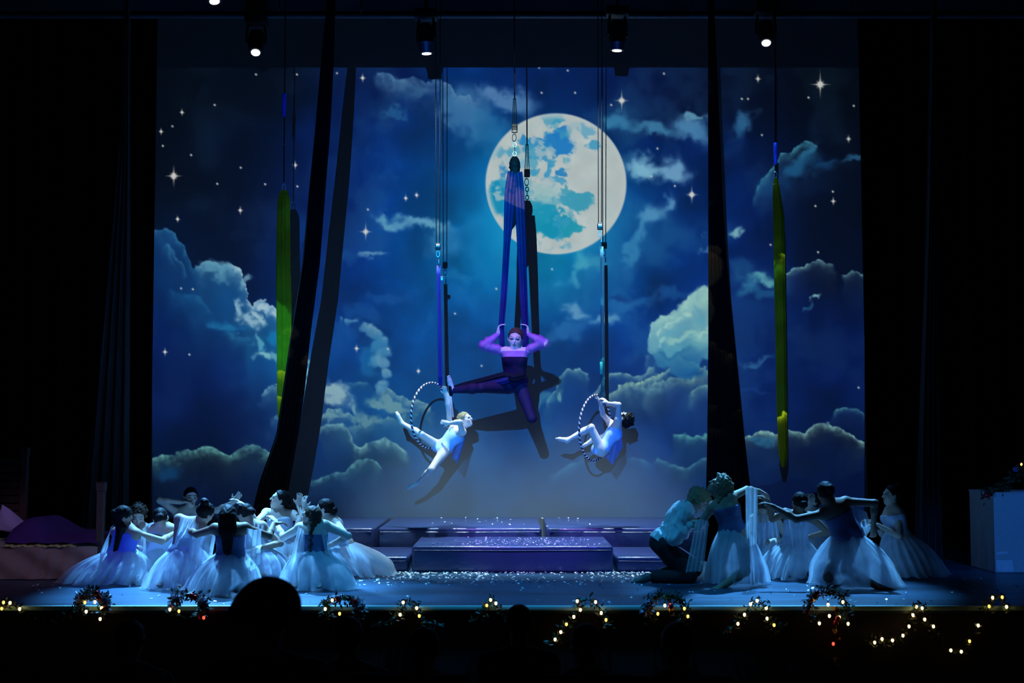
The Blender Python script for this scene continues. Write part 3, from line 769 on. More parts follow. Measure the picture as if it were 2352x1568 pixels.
# ------------------------------------------------------------------ figures: distance fields turned into one continuous skin
class Field:
    def __init__(s, lo, hi, h):
        s.h = h
        s.lo = np.array(lo, float) - 3 * h
        s.n = np.ceil((np.array(hi, float) + 3 * h - s.lo) / h).astype(int) + 1
        s.F = np.full(s.n, 0.08, np.float32)
        s.ax = [s.lo[i] + h * np.arange(s.n[i]) for i in range(3)]
    def region(s, lo, hi, pad):
        a = np.clip(np.floor((np.array(lo) - pad - s.lo) / s.h).astype(int), 0, s.n - 1)
        b = np.clip(np.ceil((np.array(hi) + pad - s.lo) / s.h).astype(int) + 1, 1, s.n)
        sl = tuple(slice(a[i], b[i]) for i in range(3))
        g = [s.ax[i][sl[i]].astype(np.float32) for i in range(3)]
        return sl, g[0][:, None, None], g[1][None, :, None], g[2][None, None, :]
    def blend(s, sl, d, k, op):
        f = s.F[sl]
        if op == 'add':
            h = np.clip(.5 + .5 * (f - d) / k, 0, 1)
            s.F[sl] = f * (1 - h) + d * h - k * h * (1 - h)
        else:
            h = np.clip(.5 - .5 * (f + d) / k, 0, 1)
            s.F[sl] = f * (1 - h) - d * h + k * h * (1 - h)
    def cone(s, a, b, ra, rb, k=.02, op='add'):
        a = np.array(a, float); b = np.array(b, float)
        r = max(ra, rb)
        sl, x, y, z = s.region(np.minimum(a, b) - r, np.maximum(a, b) + r, k + 2 * s.h)
        ab = b - a; L2 = max(ab @ ab, 1e-9)
        t = np.clip(((x - a[0]) * ab[0] + (y - a[1]) * ab[1] + (z - a[2]) * ab[2]) / L2, 0, 1)
        d = np.sqrt((x - a[0] - t * ab[0]) ** 2 + (y - a[1] - t * ab[1]) ** 2 + (z - a[2] - t * ab[2]) ** 2) - (ra + (rb - ra) * t)
        s.blend(sl, d, k, op)
    def ell(s, c, r, ax=None, k=.02, op='add'):
        c = np.array(c, float); r = np.array(r, float)
        A = np.eye(3) if ax is None else np.array([np.array(v, float) for v in ax])
        m = np.abs(A.T) @ r
        sl, x, y, z = s.region(c - m, c + m, k + 2 * s.h)
        q = [((x - c[0]) * A[i][0] + (y - c[1]) * A[i][1] + (z - c[2]) * A[i][2]) for i in range(3)]
        k0 = np.sqrt(sum((q[i] / r[i]) ** 2 for i in range(3)))
        k1 = np.sqrt(sum((q[i] / r[i] ** 2) ** 2 for i in range(3)))
        d = k0 * (k0 - 1) / np.maximum(k1, 1e-6)
        s.blend(sl, d, k, op)
    def cut(s, p, n):
        """keep the side of the plane that n points away from"""
        p = np.array(p, float); n = np.array(n, float); n /= np.linalg.norm(n)
        x, y, z = s.ax[0][:, None, None], s.ax[1][None, :, None], s.ax[2][None, None, :]
        s.F = np.maximum(s.F, ((x - p[0]) * n[0] + (y - p[1]) * n[1] + (z - p[2]) * n[2]).astype(np.float32))
    def ripple(s, amp, freq, seed=0):
        x, y, z = s.ax[0][:, None, None], s.ax[1][None, :, None], s.ax[2][None, None, :]
        s.F = s.F + amp * (np.sin(freq * x + 2.1 * np.sin(freq * .37 * z + seed)) * np.sin(freq * .8 * y + seed) + .7 * np.sin(freq * .6 * z + 3 * np.sin(freq * .3 * x + seed))).astype(np.float32)
    def net(s):
        F = s.F
        I = F < 0
        c = np.zeros(np.array(F.shape) - 1, np.int8)
        offs = [(i, j, k) for i in (0, 1) for j in (0, 1) for k in (0, 1)]
        for (i, j, k) in offs:
            c += I[i:I.shape[0] - 1 + i, j:I.shape[1] - 1 + j, k:I.shape[2] - 1 + k]
        mixed = (c > 0) & (c < 8)
        ci = np.array(np.nonzero(mixed))
        val = {o: F[ci[0] + o[0], ci[1] + o[1], ci[2] + o[2]] for o in offs}
        pos = np.zeros((ci.shape[1], 3)); cnt = np.zeros(ci.shape[1])
        for a in offs:
            for ax in range(3):
                if a[ax]: continue
                b = list(a); b[ax] = 1; b = tuple(b)
                va, vb = val[a], val[b]
                cr = (va < 0) != (vb < 0)
                t = np.where(cr, va / np.where(cr, va - vb, 1), 0)
                for q in range(3):
                    pos[:, q] += cr * (a[q] + (t if q == ax else 0))
                cnt += cr
        V = (ci.T + pos / cnt[:, None]) * s.h + s.lo
        idx = np.full(mixed.shape, -1, np.int64); idx[mixed] = np.arange(ci.shape[1])
        faces = []
        for ax in range(3):
            o1, o2 = [(1, 2), (2, 0), (0, 1)][ax]
            A = np.moveaxis(I, (ax, o1, o2), (0, 1, 2)); D = np.moveaxis(idx, (ax, o1, o2), (0, 1, 2))
            e = A[:-1] != A[1:]
            e = e[:, 1:-1, 1:-1]
            i, j, k = np.nonzero(e); j += 1; k += 1
            q = np.stack([D[i, j - 1, k - 1], D[i, j, k - 1], D[i, j, k], D[i, j - 1, k]], 1)
            fl = A[i + 1, j, k]
            q[fl] = q[fl][:, ::-1]
            faces.append(q)
        return V, np.concatenate(faces)

def vx(v): return Vector(v)

def ik(a, c, hint, l1, l2):
    """joint between a and c nearest to the hint; c is pulled in when out of reach"""
    d = c - a
    D = d.length
    if D > (l1 + l2) * .985:
        c = a + d.normalized() * (l1 + l2) * .985; d = c - a; D = d.length
    if D < abs(l1 - l2) + .02:
        c = a + d.normalized() * (abs(l1 - l2) + .02); d = c - a; D = d.length
    u = d.normalized()
    x = (l1 * l1 - l2 * l2 + D * D) / (2 * D)
    hgt = math.sqrt(max(l1 * l1 - x * x, 0))
    w = (hint - a); w = w - u * w.dot(u)
    w = w.normalized() if w.length > 1e-4 else u.orthogonal().normalized()
    return a + u * x + w * hgt, c

SKINS = {'light': (0.62, 0.42, 0.32), 'tan': (0.45, 0.28, 0.19), 'brown': (0.24, 0.13, 0.085), 'pale': (0.72, 0.55, 0.46)}

class Figure:
    """J: world points head, neck, pelvis, sL, sR (own left and right), arms and legs; face = look direction"""
    def __init__(s, name, label, J, face, skin='light', size=1.0, h=.009, head_up=None, head_size=1.0, arms=None, legs=None, bust=1.0, male=False, group=None, arm_len=1.0, curl=.55, neck_r=1.0):
        s.J = J; s.size = z = size; s.male = male
        s.front = (J['neck'] - J['pelvis']).cross(J['sR'] - J['sL']).normalized()
        s.spine = (J['neck'] - J['pelvis']); s.sp = s.spine.normalized()
        s.w = s.front.cross(s.sp).normalized()     # towards own right
        s.hf = Vector(face).normalized()
        up = Vector(head_up) if head_up else (J['head'] - J['neck']).normalized() * .6 + Vector((0, 0, .4))
        up = (up - s.hf * up.dot(s.hf)).normalized()
        s.hu = up; s.hr = s.hf.cross(up).normalized(); s.H = .228 * z * head_size
        s.arms = {}; s.legs = {}
        for sd, (el, wr, hd) in (arms or {}).items():
            e, w_ = ik(J['s' + sd], wr, el, .285 * z * arm_len, .25 * z * arm_len)
            s.arms[sd] = (e, w_, Vector(hd).normalized() if hd is not None else (w_ - e).normalized())
        for sd, (kn, an, td) in (legs or {}).items():
            hip = J['pelvis'] + s.w * (.085 * z if sd == 'R' else -.085 * z) - s.sp * .03 * z
            if 'h' + sd in J: hip = J['h' + sd]
            k_, a_ = ik(hip, an, kn, .40 * z, .39 * z)
            s.legs[sd] = (hip, k_, a_, Vector(td).normalized())
        pts = [J['head'] + Vector((q,) * 3) * s.H for q in (-.9, .9)] + [J['neck'], J['pelvis'] + Vector((.25,) * 3), J['pelvis'] - Vector((.25,) * 3), J['sL'], J['sR']]
        for (e, w_, hd) in s.arms.values(): pts += [e, w_, w_ + hd * .22]
        for (hp, k_, a_, td) in s.legs.values(): pts += [k_, a_, a_ + td * .2]
        lo = np.min([np.array(p) for p in pts], 0) - .13; hi = np.max([np.array(p) for p in pts], 0) + .13
        s.lo, s.hi = lo, hi
        f = Field(lo, hi, h)
        s.curl = curl; s.bust = bust
        s.body(f, 0); s.head(f)
        V, F = f.net()
        me = np_mesh('body', V, F)
        s.skin = np.array(SKINS[skin])
        s.paint(me, V)
        zmin = min(V[:, 2].min(), 99)
        s.root = empty(name, (J['pelvis'].x, J['pelvis'].y, max(zmin, 0.0) if zmin < .3 else zmin), label, 'person', group)
        s.bodyobj = link_mesh('body', me, pbr('skin', (1, 1, 1), 0.55, var=.06, scale=30, attr='Col', spec=.35), s.root)
    # -------- prims
    def torso(s, f, o=0.0, lowcut=False):
        J, z = s.J, s.size
        ax = (s.w, s.front, s.sp)
        L = s.spine.length
        wid = 1.15 if s.male else 1.0
        f.ell(J['pelvis'] + s.sp * .30 * L * .2, (.150 * z + o, .108 * z + o, .115 * z + o), ax, .05)
        f.ell(J['pelvis'] + s.sp * .40 * L, (.118 * z * wid + o, .088 * z + o, .15 * z + o), ax, .06)
        f.ell(J['pelvis'] + s.sp * .70 * L, (.142 * z * wid + o, .102 * z + o, .155 * z + o), ax, .06)
        if not s.male and s.bust:
            for q in (-1, 1):
                f.ell(J['pelvis'] + s.sp * .68 * L + s.w * q * .065 * z + s.front * .075 * z, (.055 * z + o, .05 * z + o, .055 * z + o), ax, .04)
        for q in (-1, 1):
            f.ell(J['pelvis'] + s.w * q * .07 * z - s.front * .06 * z - s.sp * .03 * z, (.075 * z + o, .07 * z + o, .085 * z + o), ax, .04)
    def yoke(s, f, o=0.0):
        J, z = s.J, s.size
        ax = (s.w, s.front, s.sp)
        top = J['neck'] - s.sp * .05 * z
        for sd in 'LR':
            f.cone(top, J['s' + sd], .052 * z + o, .05 * z + o, .04)
            f.cone(J['pelvis'] + s.sp * .8 * s.spine.length, J['s' + sd], .07 * z + o, .045 * z + o, .05)
    def arm(s, f, sd, o=0.0, upto=1.0, puff=0.0):
        e, w_, hd = s.arms[sd]; z = s.size; m = 1.18 if s.male else 1.0
        sh = s.J['s' + sd]
        f.cone(sh, e, .048 * z * m + o + puff * .4, .037 * z * m + o + puff, .025)
        mid = e.lerp(w_, .35)
        f.cone(e, mid, .036 * z * m + o + puff, .037 * z * m + o + puff, .02)
        f.cone(mid, e.lerp(w_, upto), .037 * z * m + o + puff, (.025 + .012 * (1 - upto)) * z * m + o + puff * .3, .02)
    def hand(s, f, sd):
        e, w_, hd = s.arms[sd]; z = s.size * (1.05 if s.male else .98)
        side = 1 if sd == 'R' else -1
        pn = s.J.get('palm' + sd)
        if pn is None:
            pn = Vector((0, 0, -1)) if abs(hd.z) < .7 else -s.front * -1
        pn = pn - hd * pn.dot(hd); pn = pn.normalized() if pn.length > 1e-3 else hd.orthogonal().normalized()
        lat = hd.cross(pn).normalized() * side          # towards the thumb
        f.cone(w_, w_ + hd * .03 * z, .025 * z, .026 * z, .012)
        f.ell(w_ + hd * .058 * z, (.040 * z, .017 * z, .048 * z), (lat, pn, hd), .012)
        c = s.curl
        for i, (off, ln) in enumerate(((.028, .95), (.010, 1.05), (-.009, 1.0), (-.027, .82))):
            p = w_ + hd * .092 * z + lat * off * z
            d = (hd + lat * off * 3).normalized()
            r = .0088 * z
            for q, seg in enumerate((.040, .027, .021)):
                ang = c * (.7 if q == 0 else 1.0)
                d = (d * math.cos(ang) + pn * math.sin(ang)).normalized()
                n = p + d * seg * ln * z
                f.cone(p, n, r, r * .9, .004 if q else .008); r *= .9
                p = n
        p = w_ + hd * .028 * z + lat * .028 * z
        d = (hd * .75 + lat * .7 + pn * .25).normalized()
        f.cone(p, p + d * .042 * z, .013 * z, .0105 * z, .01)
        p = p + d * .042 * z; d = (d * .8 + pn * .45 + hd * .3).normalized()
        f.cone(p, p + d * .032 * z, .0105 * z, .008 * z, .005)
    def leg(s, f, sd, o=0.0, frm=0.0, upto=1.0):
        hp, k_, a_, td = s.legs[sd]; z = s.size; m = 1.1 if s.male else 1.0
        f.cone(hp, k_, .082 * z * m + o, .052 * z * m + o, .035)
        if upto <= .5: return
        mid = k_.lerp(a_, .3)
        bk = ((k_ - hp).normalized() - (a_ - k_).normalized())
        f.cone(k_, mid, .051 * z * m + o, .051 * z * m + o, .02)
        f.cone(mid, k_.lerp(a_, upto), .051 * z * m + o, .032 * z * m + o + (1 - upto) * .01, .03)
    def foot(s, f, sd, o=0.0):
        hp, k_, a_, td = s.legs[sd]; z = s.size
        sh = (a_ - k_).normalized()
        hl = a_ + (sh - td * .55).normalized() * .035 * z
        f.ell(hl, (.03 * z + o,) * 3, None, .02)
        ball = a_ + td * .125 * z + sh * .018 * z
        f.cone(a_, ball, .033 * z + o, .027 * z + o, .02)
        f.cone(hl, ball, .026 * z + o, .024 * z + o, .02)
        lat = td.cross(sh); lat = lat.normalized() if lat.length > 1e-3 else td.orthogonal()
        for q in (-1, -.3, .4, 1):
            f.cone(ball + lat * q * .017 * z, ball + lat * q * .02 * z + td * (.055 - .006 * abs(q)) * z, .015 * z + o, .010 * z + o, .008)
    def body(s, f, o):
        J, z = s.J, s.size
        s.torso(f); s.yoke(f)
        base = J['head'] - s.hu * .30 * s.H - s.hf * .10 * s.H
        nr = 1.2 if s.male else 1.0
        f.cone(J['neck'] - s.sp * .03, base, .053 * z * nr, .048 * z * nr, .03)
        for sd in s.arms: s.arm(f, sd)
        for sd in s.legs: s.leg(f, sd); s.foot(f, sd)
        for sd in s.arms: s.hand(f, sd)
    def hp_(s, x, y, z):
        """point in head space: x own right, y forward, z up, in head heights"""
        return s.J['head'] + (s.hr * x + s.hf * y + s.hu * z) * s.H
    def head(s, f):
        H = s.H; ax = (s.hr, s.hf, s.hu)
        E = lambda c, r, k=.02, op='add': f.ell(s.hp_(*c), [q * H for q in r], ax, k * H / .22, op)
        E((0, -.06, .12), (.335, .42, .375)); E((0, .10, -.16), (.255, .27, .335), .025); E((0, .235, -.40), (.10, .10, .09), .03)
        for q in (-1, 1):
            E((q * .16, .22, -.12), (.12, .12, .12), .02)
            E((q * .345, -.04, -.05), (.04, .085, .125), .008)
        for q in (-1, 1):
            E((q * .145, .415, .01), (.085, .085, .06), .018, 'sub')
            E((q * .145, .305, .0), (.078, .078, .062), .008)
        f.cone(s.hp_(0, .36, .04), s.hp_(0, .455, -.135), .032 * H, .052 * H, .012)
        E((0, .365, -.265), (.085, .042, .022), .006); E((0, .355, -.305), (.075, .045, .022), .006)
        E((0, .36, .085), (.22, .05, .04), .02)
    def paint(s, me, V):
        C = np.ones((len(V), 3)) * s.skin
        q = (V - np.array(s.J['head'])) / s.H
        x, y, z = q @ np.array(s.hr), q @ np.array(s.hf), q @ np.array(s.hu)
        fr = y > .18
        lips = fr & (np.hypot(x / .105, (z + .285) / .05) < 1)
        C[lips] = s.skin * np.array([.85, .45, .45])
        for sg in (-1, 1):
            ey = fr & (np.hypot((x - sg * .145) / .085, (z - .0) / .036) < 1)
            C[ey] = (.06, .05, .05)
            br = fr & (np.hypot((x - sg * .16) / .12, (z - .115) / .028) < 1)
            C[br] = s.skin * .45
            ck = fr & (np.hypot((x - sg * .2) / .1, (z + .14) / .09) < 1)
            C[ck] = C[ck] * np.array([1.05, .82, .8])
        s.C = C
        color_attr(me, C)
    # -------- clothing and hair, all children of the figure
    def garment(s, name, mat, fn, cuts=(), h=.010, ripple=0, label=None, rfreq=42):
        f = Field(s.lo, s.hi, h)
        fn(f)
        if ripple: f.ripple(ripple, rfreq, 1.3)
        for (p, n) in cuts: f.cut(p, n)
        V, F = f.net()
        if not len(V): return None
        o = link_mesh(name, np_mesh(name, V, F), mat, s.root)
        if label: o['label'] = label
        return o
    def leotard(s, mat, name='bodice', scoop=.80, straps=True, o=.007):
        J, z = s.J, s.size; L = s.spine.length
        def fn(f):
            s.torso(f, o)
            f.cut(J['pelvis'] + s.sp * scoop * L, s.sp)
            if straps:
                for q in (-1, 1):
                    a = J['pelvis'] + s.sp * (scoop - .04) * L + s.w * q * .075 * z
                    m = J['neck'] - s.sp * .045 * z + s.w * q * .095 * z + s.sp * .035 * z
                    f.cone(a + s.front * .08 * z, m, .016, .013, .008); f.cone(a - s.front * .075 * z, m, .016, .013, .008)
        return s.garment(name, mat, fn)
    def hair(s, mat, style='bun', label=None):
        H = s.H; ax = (s.hr, s.hf, s.hu)
        pts = [np.array(s.hp_(x, y, z)) for x in (-.7, .7) for y in (-1.1, .7) for z in (-1.0, 1.0)]
        lo, hi = np.min(pts, 0), np.max(pts, 0)
        if style in ('long', 'braid', 'pony'):
            lo = np.minimum(lo, np.array(s.J['pelvis']) - .15); hi = np.maximum(hi, np.array(s.J['pelvis']) + .15)
        f = Field(lo, hi, .008)
        E = lambda c, r, k=.02, op='add': f.ell(s.hp_(*c), [q * H for q in r], ax, k, op)
        vol = {'curly': .09, 'wild': .16}.get(style, .025)
        E((0, -.06, .12), (.345 + vol, .425 + vol, .385 + vol))
        # hairline: cut away the face and what is below the nape
        n = s.hf * .80 - s.hu * .60
        f.cut(s.hp_(0, .22, .18), n)
        f.cut(s.hp_(0, -.2, -.28), -s.hu)
        if style == 'bun': E((0, -.52, .18), (.19, .17, .19), .01)
        if style == 'lowbun': E((0, -.50, -.08), (.22, .17, .20), .012)
        if style == 'highbun': E((0, -.34, .52), (.22, .20, .17), .01)
        if style == 'long':
            a = s.hp_(0, -.32, -.05); b = s.J['neck'] - s.front * .09 - s.sp * .05; c = s.J['neck'] - s.front * .12 - s.sp * .24
            f.cone(a, b, .075, .07, .03); f.cone(b, c, .07, .045, .03)
            f.cone(s.hp_(.22, -.2, -.1), b + s.w * .05, .045, .04, .03); f.cone(s.hp_(-.22, -.2, -.1), b - s.w * .05, .045, .04, .03)
        if style in ('braid', 'pony'):
            a = s.hp_(0, -.46, .0); b = s.J['neck'] - s.front * .10; c = s.J['neck'] - s.front * .125 - s.sp * .30
            if style == 'pony':
                f.cone(a, b, .045, .05, .02); f.cone(b, c, .05, .018, .02)
            else:
                nb = 13
                for i in range(nb):
                    t = i / (nb - 1)
                    p = a.lerp(b, t / .35) if t < .35 else b.lerp(c, (t - .35) / .65)
                    f.ell(p + s.w * (.008 if i % 2 else -.008), (.027 - .012 * t,) * 3, None, .008)
                for q in range(7):
                    an = -1.2 + q * .4
                    E((math.sin(an) * .36, -.12 - .28 * math.cos(an) * .3, .3 - .1 * abs(an)), (.07, .07, .07), .01)
        if style in ('curly', 'wild'):
            rr = random.Random(int(abs(s.J['head'].x) * 1000))
            for i in range(46):
                th = rr.uniform(0, 6.28); ph = rr.uniform(-.45, 1.2)
                x, y, z = math.cos(ph) * math.cos(th), math.cos(ph) * math.sin(th), math.sin(ph)
                if y > .55 and z < .55: continue
                E((x * (.36 + vol * .9), y * (.43 + vol * .9) - .07, z * (.39 + vol * .9) + .12), (.075, .075, .075), .006)
            if style == 'wild':
                for q in range(6):
                    an = -1.0 + q * .4
                    f.cone(s.hp_(math.sin(an) * .3, -.3, -.1), s.hp_(math.sin(an) * .38, -.42, -.55), .028, .016, .015)
            f.ripple(.004, 160, 2.0)
        else:
            f.ripple(.0022, 210, 1.0)
        V, F = f.net()
        o = link_mesh('hair', np_mesh('hair', V, F), mat, s.root)
        if label: o['label'] = label
        return o
    def skirt(s, mat, mat2, waist, hem, rx, ry, bulge=.06, amp=.05, seed=1, wr=None, folds=8, zhem=.012, rot=0.0):
        r_ = random.Random(seed)
        wr = wr or .135 * s.size
        W = Vector(waist); Hc = Vector(hem)
        ph = [r_.uniform(0, 6.28) for _ in range(6)]
        for layer in (0, 1):
            q = 1.0 if layer == 0 else .84
            mb = MB()
            n, m = 168, 30
            V = np.zeros((m + 1, n, 3))
            for j in range(m + 1):
                t = j / m
                for i in range(n):
                    a = 2 * math.pi * i / n
                    dx, dy = math.cos(a), math.sin(a)
                    f1 = math.sin(folds * a + ph[0] + 1.6 * math.sin(2 * a + ph[1]) + .8 * t); f2 = math.sin((folds + 6) * a + ph[2] + 2.5 * t)
                    f3 = math.sin(3 * a + ph[3] + layer) + .6 * math.sin(5 * a + ph[5] - 1.5 * t)
                    wav = (.75 * (1 - abs(f1)) * 2 - .75 + .35 * f2 + .6 * f3)
                    e = t ** .82
                    rxx = wr + (rx * q - wr) * e; ryy = wr * .8 + (ry * q - wr * .8) * e
                    b = bulge * math.sin(math.pi * min(t * 1.05, 1)) ** 1.1
                    k = 1 + amp * wav * (.25 + 2.2 * t) + (.012 * math.sin(41 * a + ph[4] + 3 * math.sin(3 * a)) if t > .05 else 0)
                    x, y = dx * (rxx * k + b), dy * (ryy * k + b * .8)
                    ca, sa = math.cos(rot), math.sin(rot)
                    x, y = x * ca - y * sa, x * sa + y * ca
                    cx = W.x + (Hc.x - W.x) * t; cy = W.y + (Hc.y - W.y) * t
                    zz = W.z + (zhem - W.z) * t ** 1.06 + .01 * (1 + f1) * (t ** 6) + (.006 if layer else 0)
                    V[j, i] = (cx + x, cy + y, zz)
            idx = np.arange((m + 1) * n).reshape(m + 1, n)
            F = np.stack([idx[:-1], np.roll(idx[:-1], -1, 1), np.roll(idx[1:], -1, 1), idx[1:]], -1).reshape(-1, 4)
            link_mesh('tulle_skirt' if layer == 0 else 'underskirt', np_mesh('tulle_skirt', V.reshape(-1, 3), F), mat if layer == 0 else mat2, s.root)
    def drape(s, mat, top, bottom, folds=4, amp=.025, name='tulle_drape', seed=1):
        """hanging strip of tulle: top and bottom are polylines"""
        top = [Vector(p) for p in top]; bottom = [Vector(p) for p in bottom]
        def at(pl, u):
            x = u * (len(pl) - 1); i = min(int(x), len(pl) - 2)
            return pl[i].lerp(pl[i + 1], x - i)
        mb = MB()
        def fn(u, v):
            a = at(top, u); b = at(bottom, u)
            p = a.lerp(b, v)
            sag = math.sin(math.pi * v) * .02
            g = amp * math.sin(u * folds * 6.28 + seed + v) * (.35 + .65 * v)
            return (p.x + .4 * g * math.cos(seed), p.y - sag + g, p.z)
        mb.grid(fn, folds * 9, 18)
        return mb.build(name, mat, s.root)

def kneel(pel, front, z=1.0, spread=.11):
    """folded legs of a kneeling dancer under a skirt"""
    fr = Vector((front[0], front[1], 0)).normalized()
    w = Vector((fr.y, -fr.x, 0))
    out = {}
    for sd, q in (('R', 1), ('L', -1)):
        hip = pel + w * q * .085 * z
        kz = .07
        dz = hip.z - kz
        fwd = math.sqrt(max((.40 * z) ** 2 - dz * dz, .0025))
        kn = Vector((hip.x + fr.x * fwd + w.x * q * .04, hip.y + fr.y * fwd + w.y * q * .04, kz))
        an = Vector((kn.x - fr.x * .37 * z, kn.y - fr.y * .37 * z, .065))
        out[sd] = (kn, an, -fr * 1.0 + Vector((0, 0, -.05)))
    return out

def ground(py):
    yc = -(py - 784.0) / FPX
    dy = math.cos(TILT) - yc * math.sin(TILT); dz = math.sin(TILT) + yc * math.cos(TILT)
    return dy * CAM_Z / -dz

TUL = tulle('white_tulle', (0.88, 0.90, 0.93), .46, .5)
TUL2 = tulle('white_underskirt', (0.80, 0.84, 0.92), .26, .45)
CHIF = tulle('white_chiffon', (0.82, 0.85, 0.92), .28, .45)
BLUECH = tulle('blue_chiffon', (0.20, 0.42, 0.85), .35, .4)
BOD = pbr('pale_bodice', (0.55, 0.60, 0.75), .6, bump=.1, scale=40)
BOD_D = pbr('navy_bodice', (0.10, 0.12, 0.26), .6, bump=.1, scale=40)
BOD_B = pbr('royal_bodice', (0.12, 0.16, 0.75), .55, bump=.1, scale=40)
H_DK = pbr('dark_hair', (0.010, 0.007, 0.006), .6, var=.4, scale=60, bump=.18, bscale=110, spec=.12)
H_BR = pbr('brown_hair', (0.07, 0.04, 0.025), .55, var=.4, scale=60, bump=.18, bscale=110, spec=.12)
H_BL = pbr('fair_hair', (0.30, 0.22, 0.12), .55, var=.4, scale=60, bump=.18, bscale=110, spec=.12)
# ------------------------------------------------------------------ the two groups of kneeling dancers
def dancer(label, gy, head, neck, pel, sL, sR, face, arms, hem, rxpx, ry=.34, skin='light', hair=('bun', H_DK), bod=BOD, size=1.0, seed=1, bulge=.07, amp=.085, waist=None, up=None, legs='kneel', head_size=1.0, extra=None, wr=None, scoop=.80, curl=.5, group='white-skirted dancers on the stage', h=.009, rot=0.0):
    Y = ground(gy)
    def q(t): return P(t[0], t[1], Y + (t[2] if len(t) > 2 else 0.0))
    J = dict(head=q(head), neck=q(neck), pelvis=q(pel), sL=q(sL), sR=q(sR))
    A = {}
    for sd, v in arms.items():
        A[sd] = (q(v[0]), q(v[1]), Vector(v[2]) if len(v) > 2 and v[2] is not None else None)
    front = (J['neck'] - J['pelvis']).cross(J['sR'] - J['sL']).normalized()
    lg = kneel(J['pelvis'], front, size) if legs == 'kneel' else {sd: (q(v[0]), q(v[1]), Vector(v[2])) for sd, v in legs.items()}
    f = Figure('dancer', label, J, face, skin, size, h, up, head_size, A, lg, group=group, curl=curl)
    f.leotard(bod, scoop=scoop)
    f.hair(hair[1], hair[0])
    W = q(waist) if waist else J['pelvis'] + f.sp * .05
    f.skirt(TUL, TUL2, W, q(hem), rxpx * mpp(Y), ry, bulge, amp, seed, wr, rot=rot)
    f.q = q
    return f

# left group
f = dancer('dancer at the far left with a long dark ponytail and bright blue bodice', 1340, (283, 1186, -.02), (292, 1212), (280, 1272), (268, 1222, .06), (312, 1226, -.04), (.75, .5, -.35),
    {'R': ((345, 1246, -.1), (396, 1226, .28), (1, .3, .1)), 'L': ((300, 1240, .25), (345, 1232, .3), (1, 0, .1))}, (238, 1342), 84, .36, 'tan', ('pony', H_DK), BOD_B, seed=3, up=(.35, 0, 1), bulge=.10, scoop=.86)
f.drape(TUL, [f.q((322, 1228, -.06)), f.q((334, 1236, -.1))], [f.q((308, 1345, -.15)), f.q((340, 1348, -.12))], 2)
f.drape(CHIF, [f.q((262, 1205, -.1)), f.q((254, 1210, -.12))], [f.q((232, 1262, -.05)), f.q((243, 1282, -.1))], 2)
f = dancer('wet-haired dancer with a puffed white sleeve behind the blue bodice', 1322, (317, 1183), (318, 1210), (322, 1262), (342, 1216), (296, 1218), (.25, -.85, -.5),
    {'L': ((352, 1225, -.05), (366, 1212, .2), (1, .2, .2)), 'R': ((282, 1240, -.1), (300, 1255, -.25), None)}, (345, 1322), 48, .28, 'pale', ('curly', H_BR), BOD, seed=5)
f.garment('puffed_sleeve', CHIF, lambda g: g.ell(f.J['sL'] + Vector((.05, -.01, 0)), (.10, .085, .085), None, .02), ripple=.006)
f = dancer('small dark-haired dancer seen from behind beside the puffed sleeve', 1330, (369, 1190), (377, 1210), (366, 1265), (352, 1217), (394, 1216), (-.1, .9, -.3),
    {'L': ((345, 1240, .1), (358, 1225, .3), None), 'R': ((402, 1240, .1), (392, 1228, .3), None)}, (358, 1328), 46, .26, 'light', ('lowbun', H_DK), BOD, seed=7)
f = dancer('upright dancer with dark bun and one arm bent to her jaw', 1305, (438, 1141), (434, 1166), (428, 1232), (457, 1173), (406, 1176), (.45, -.85, -.1),
    {'R': ((374, 1160, -.1), (414, 1153, -.12), (1, 0, .1)), 'L': ((492, 1182, -.12), (536, 1154, -.24), (.6, 0, .7))}, (430, 1300), 50, .28, 'pale', ('bun', H_DK), BOD, seed=9)
f = dancer('dancer with a glossy dark bun seen from behind, arm held out under a tulle drape', 1350, (471, 1178), (452, 1198), (424, 1266), (412, 1192, .04), (462, 1214, -.04), (.5, .75, -.2),
    {'R': ((480, 1222, -.1), (508, 1216, .38), (.8, .5, .05)), 'L': ((402, 1222, -.1), (420, 1234, .2), None)}, (420, 1345), 74, .34, 'tan', ('highbun', H_DK), BOD, seed=11, bulge=.05)
f.drape(TUL, [f.q((446, 1218, -.12)), f.q((470, 1221, -.14)), f.q((498, 1217, -.1))], [f.q((425, 1330, -.2)), f.q((455, 1325, -.2)), f.q((482, 1300, -.2))], 4)
f.drape(CHIF, [f.q((415, 1186, -.05)), f.q((440, 1192, -.1)), f.q((456, 1204, -.1))], [f.q((396, 1262, -.1)), f.q((420, 1232, -.16)), f.q((452, 1240, -.16))], 4)
f = dancer('front dancer with loose dark hair down a navy back', 1362, (525, 1185), (528, 1208), (530, 1280), (494, 1214, .02), (562, 1212), (.12, .95, -.1),
    {'R': ((598, 1216, .15), (628, 1203, .38), (.8, .5, .1)), 'L': ((462, 1222, .15), (430, 1215, .38), (-.8, .5, .1))}, (512, 1352), 84, .36, 'brown', ('long', H_DK), BOD_D, seed=13, bulge=.04, scoop=.7)
f.drape(TUL, [f.q((566, 1212, -.06)), f.q((584, 1216, -.06)), f.q((600, 1215, -.04))], [f.q((560, 1300, -.1)), f.q((578, 1310, -.1)), f.q((596, 1295, -.1))], 3)
f = dancer('dancer in white half hidden behind the loose dark hair, looking down', 1325, (563, 1180), (572, 1202), (590, 1262), (556, 1212), (602, 1208), (-.6, .5, -.4),
    {'R': ((618, 1242, -.05), (600, 1256, -.15), None)}, (605, 1322), 62, .30, 'tan', ('lowbun', H_DK), BOD, seed=15)
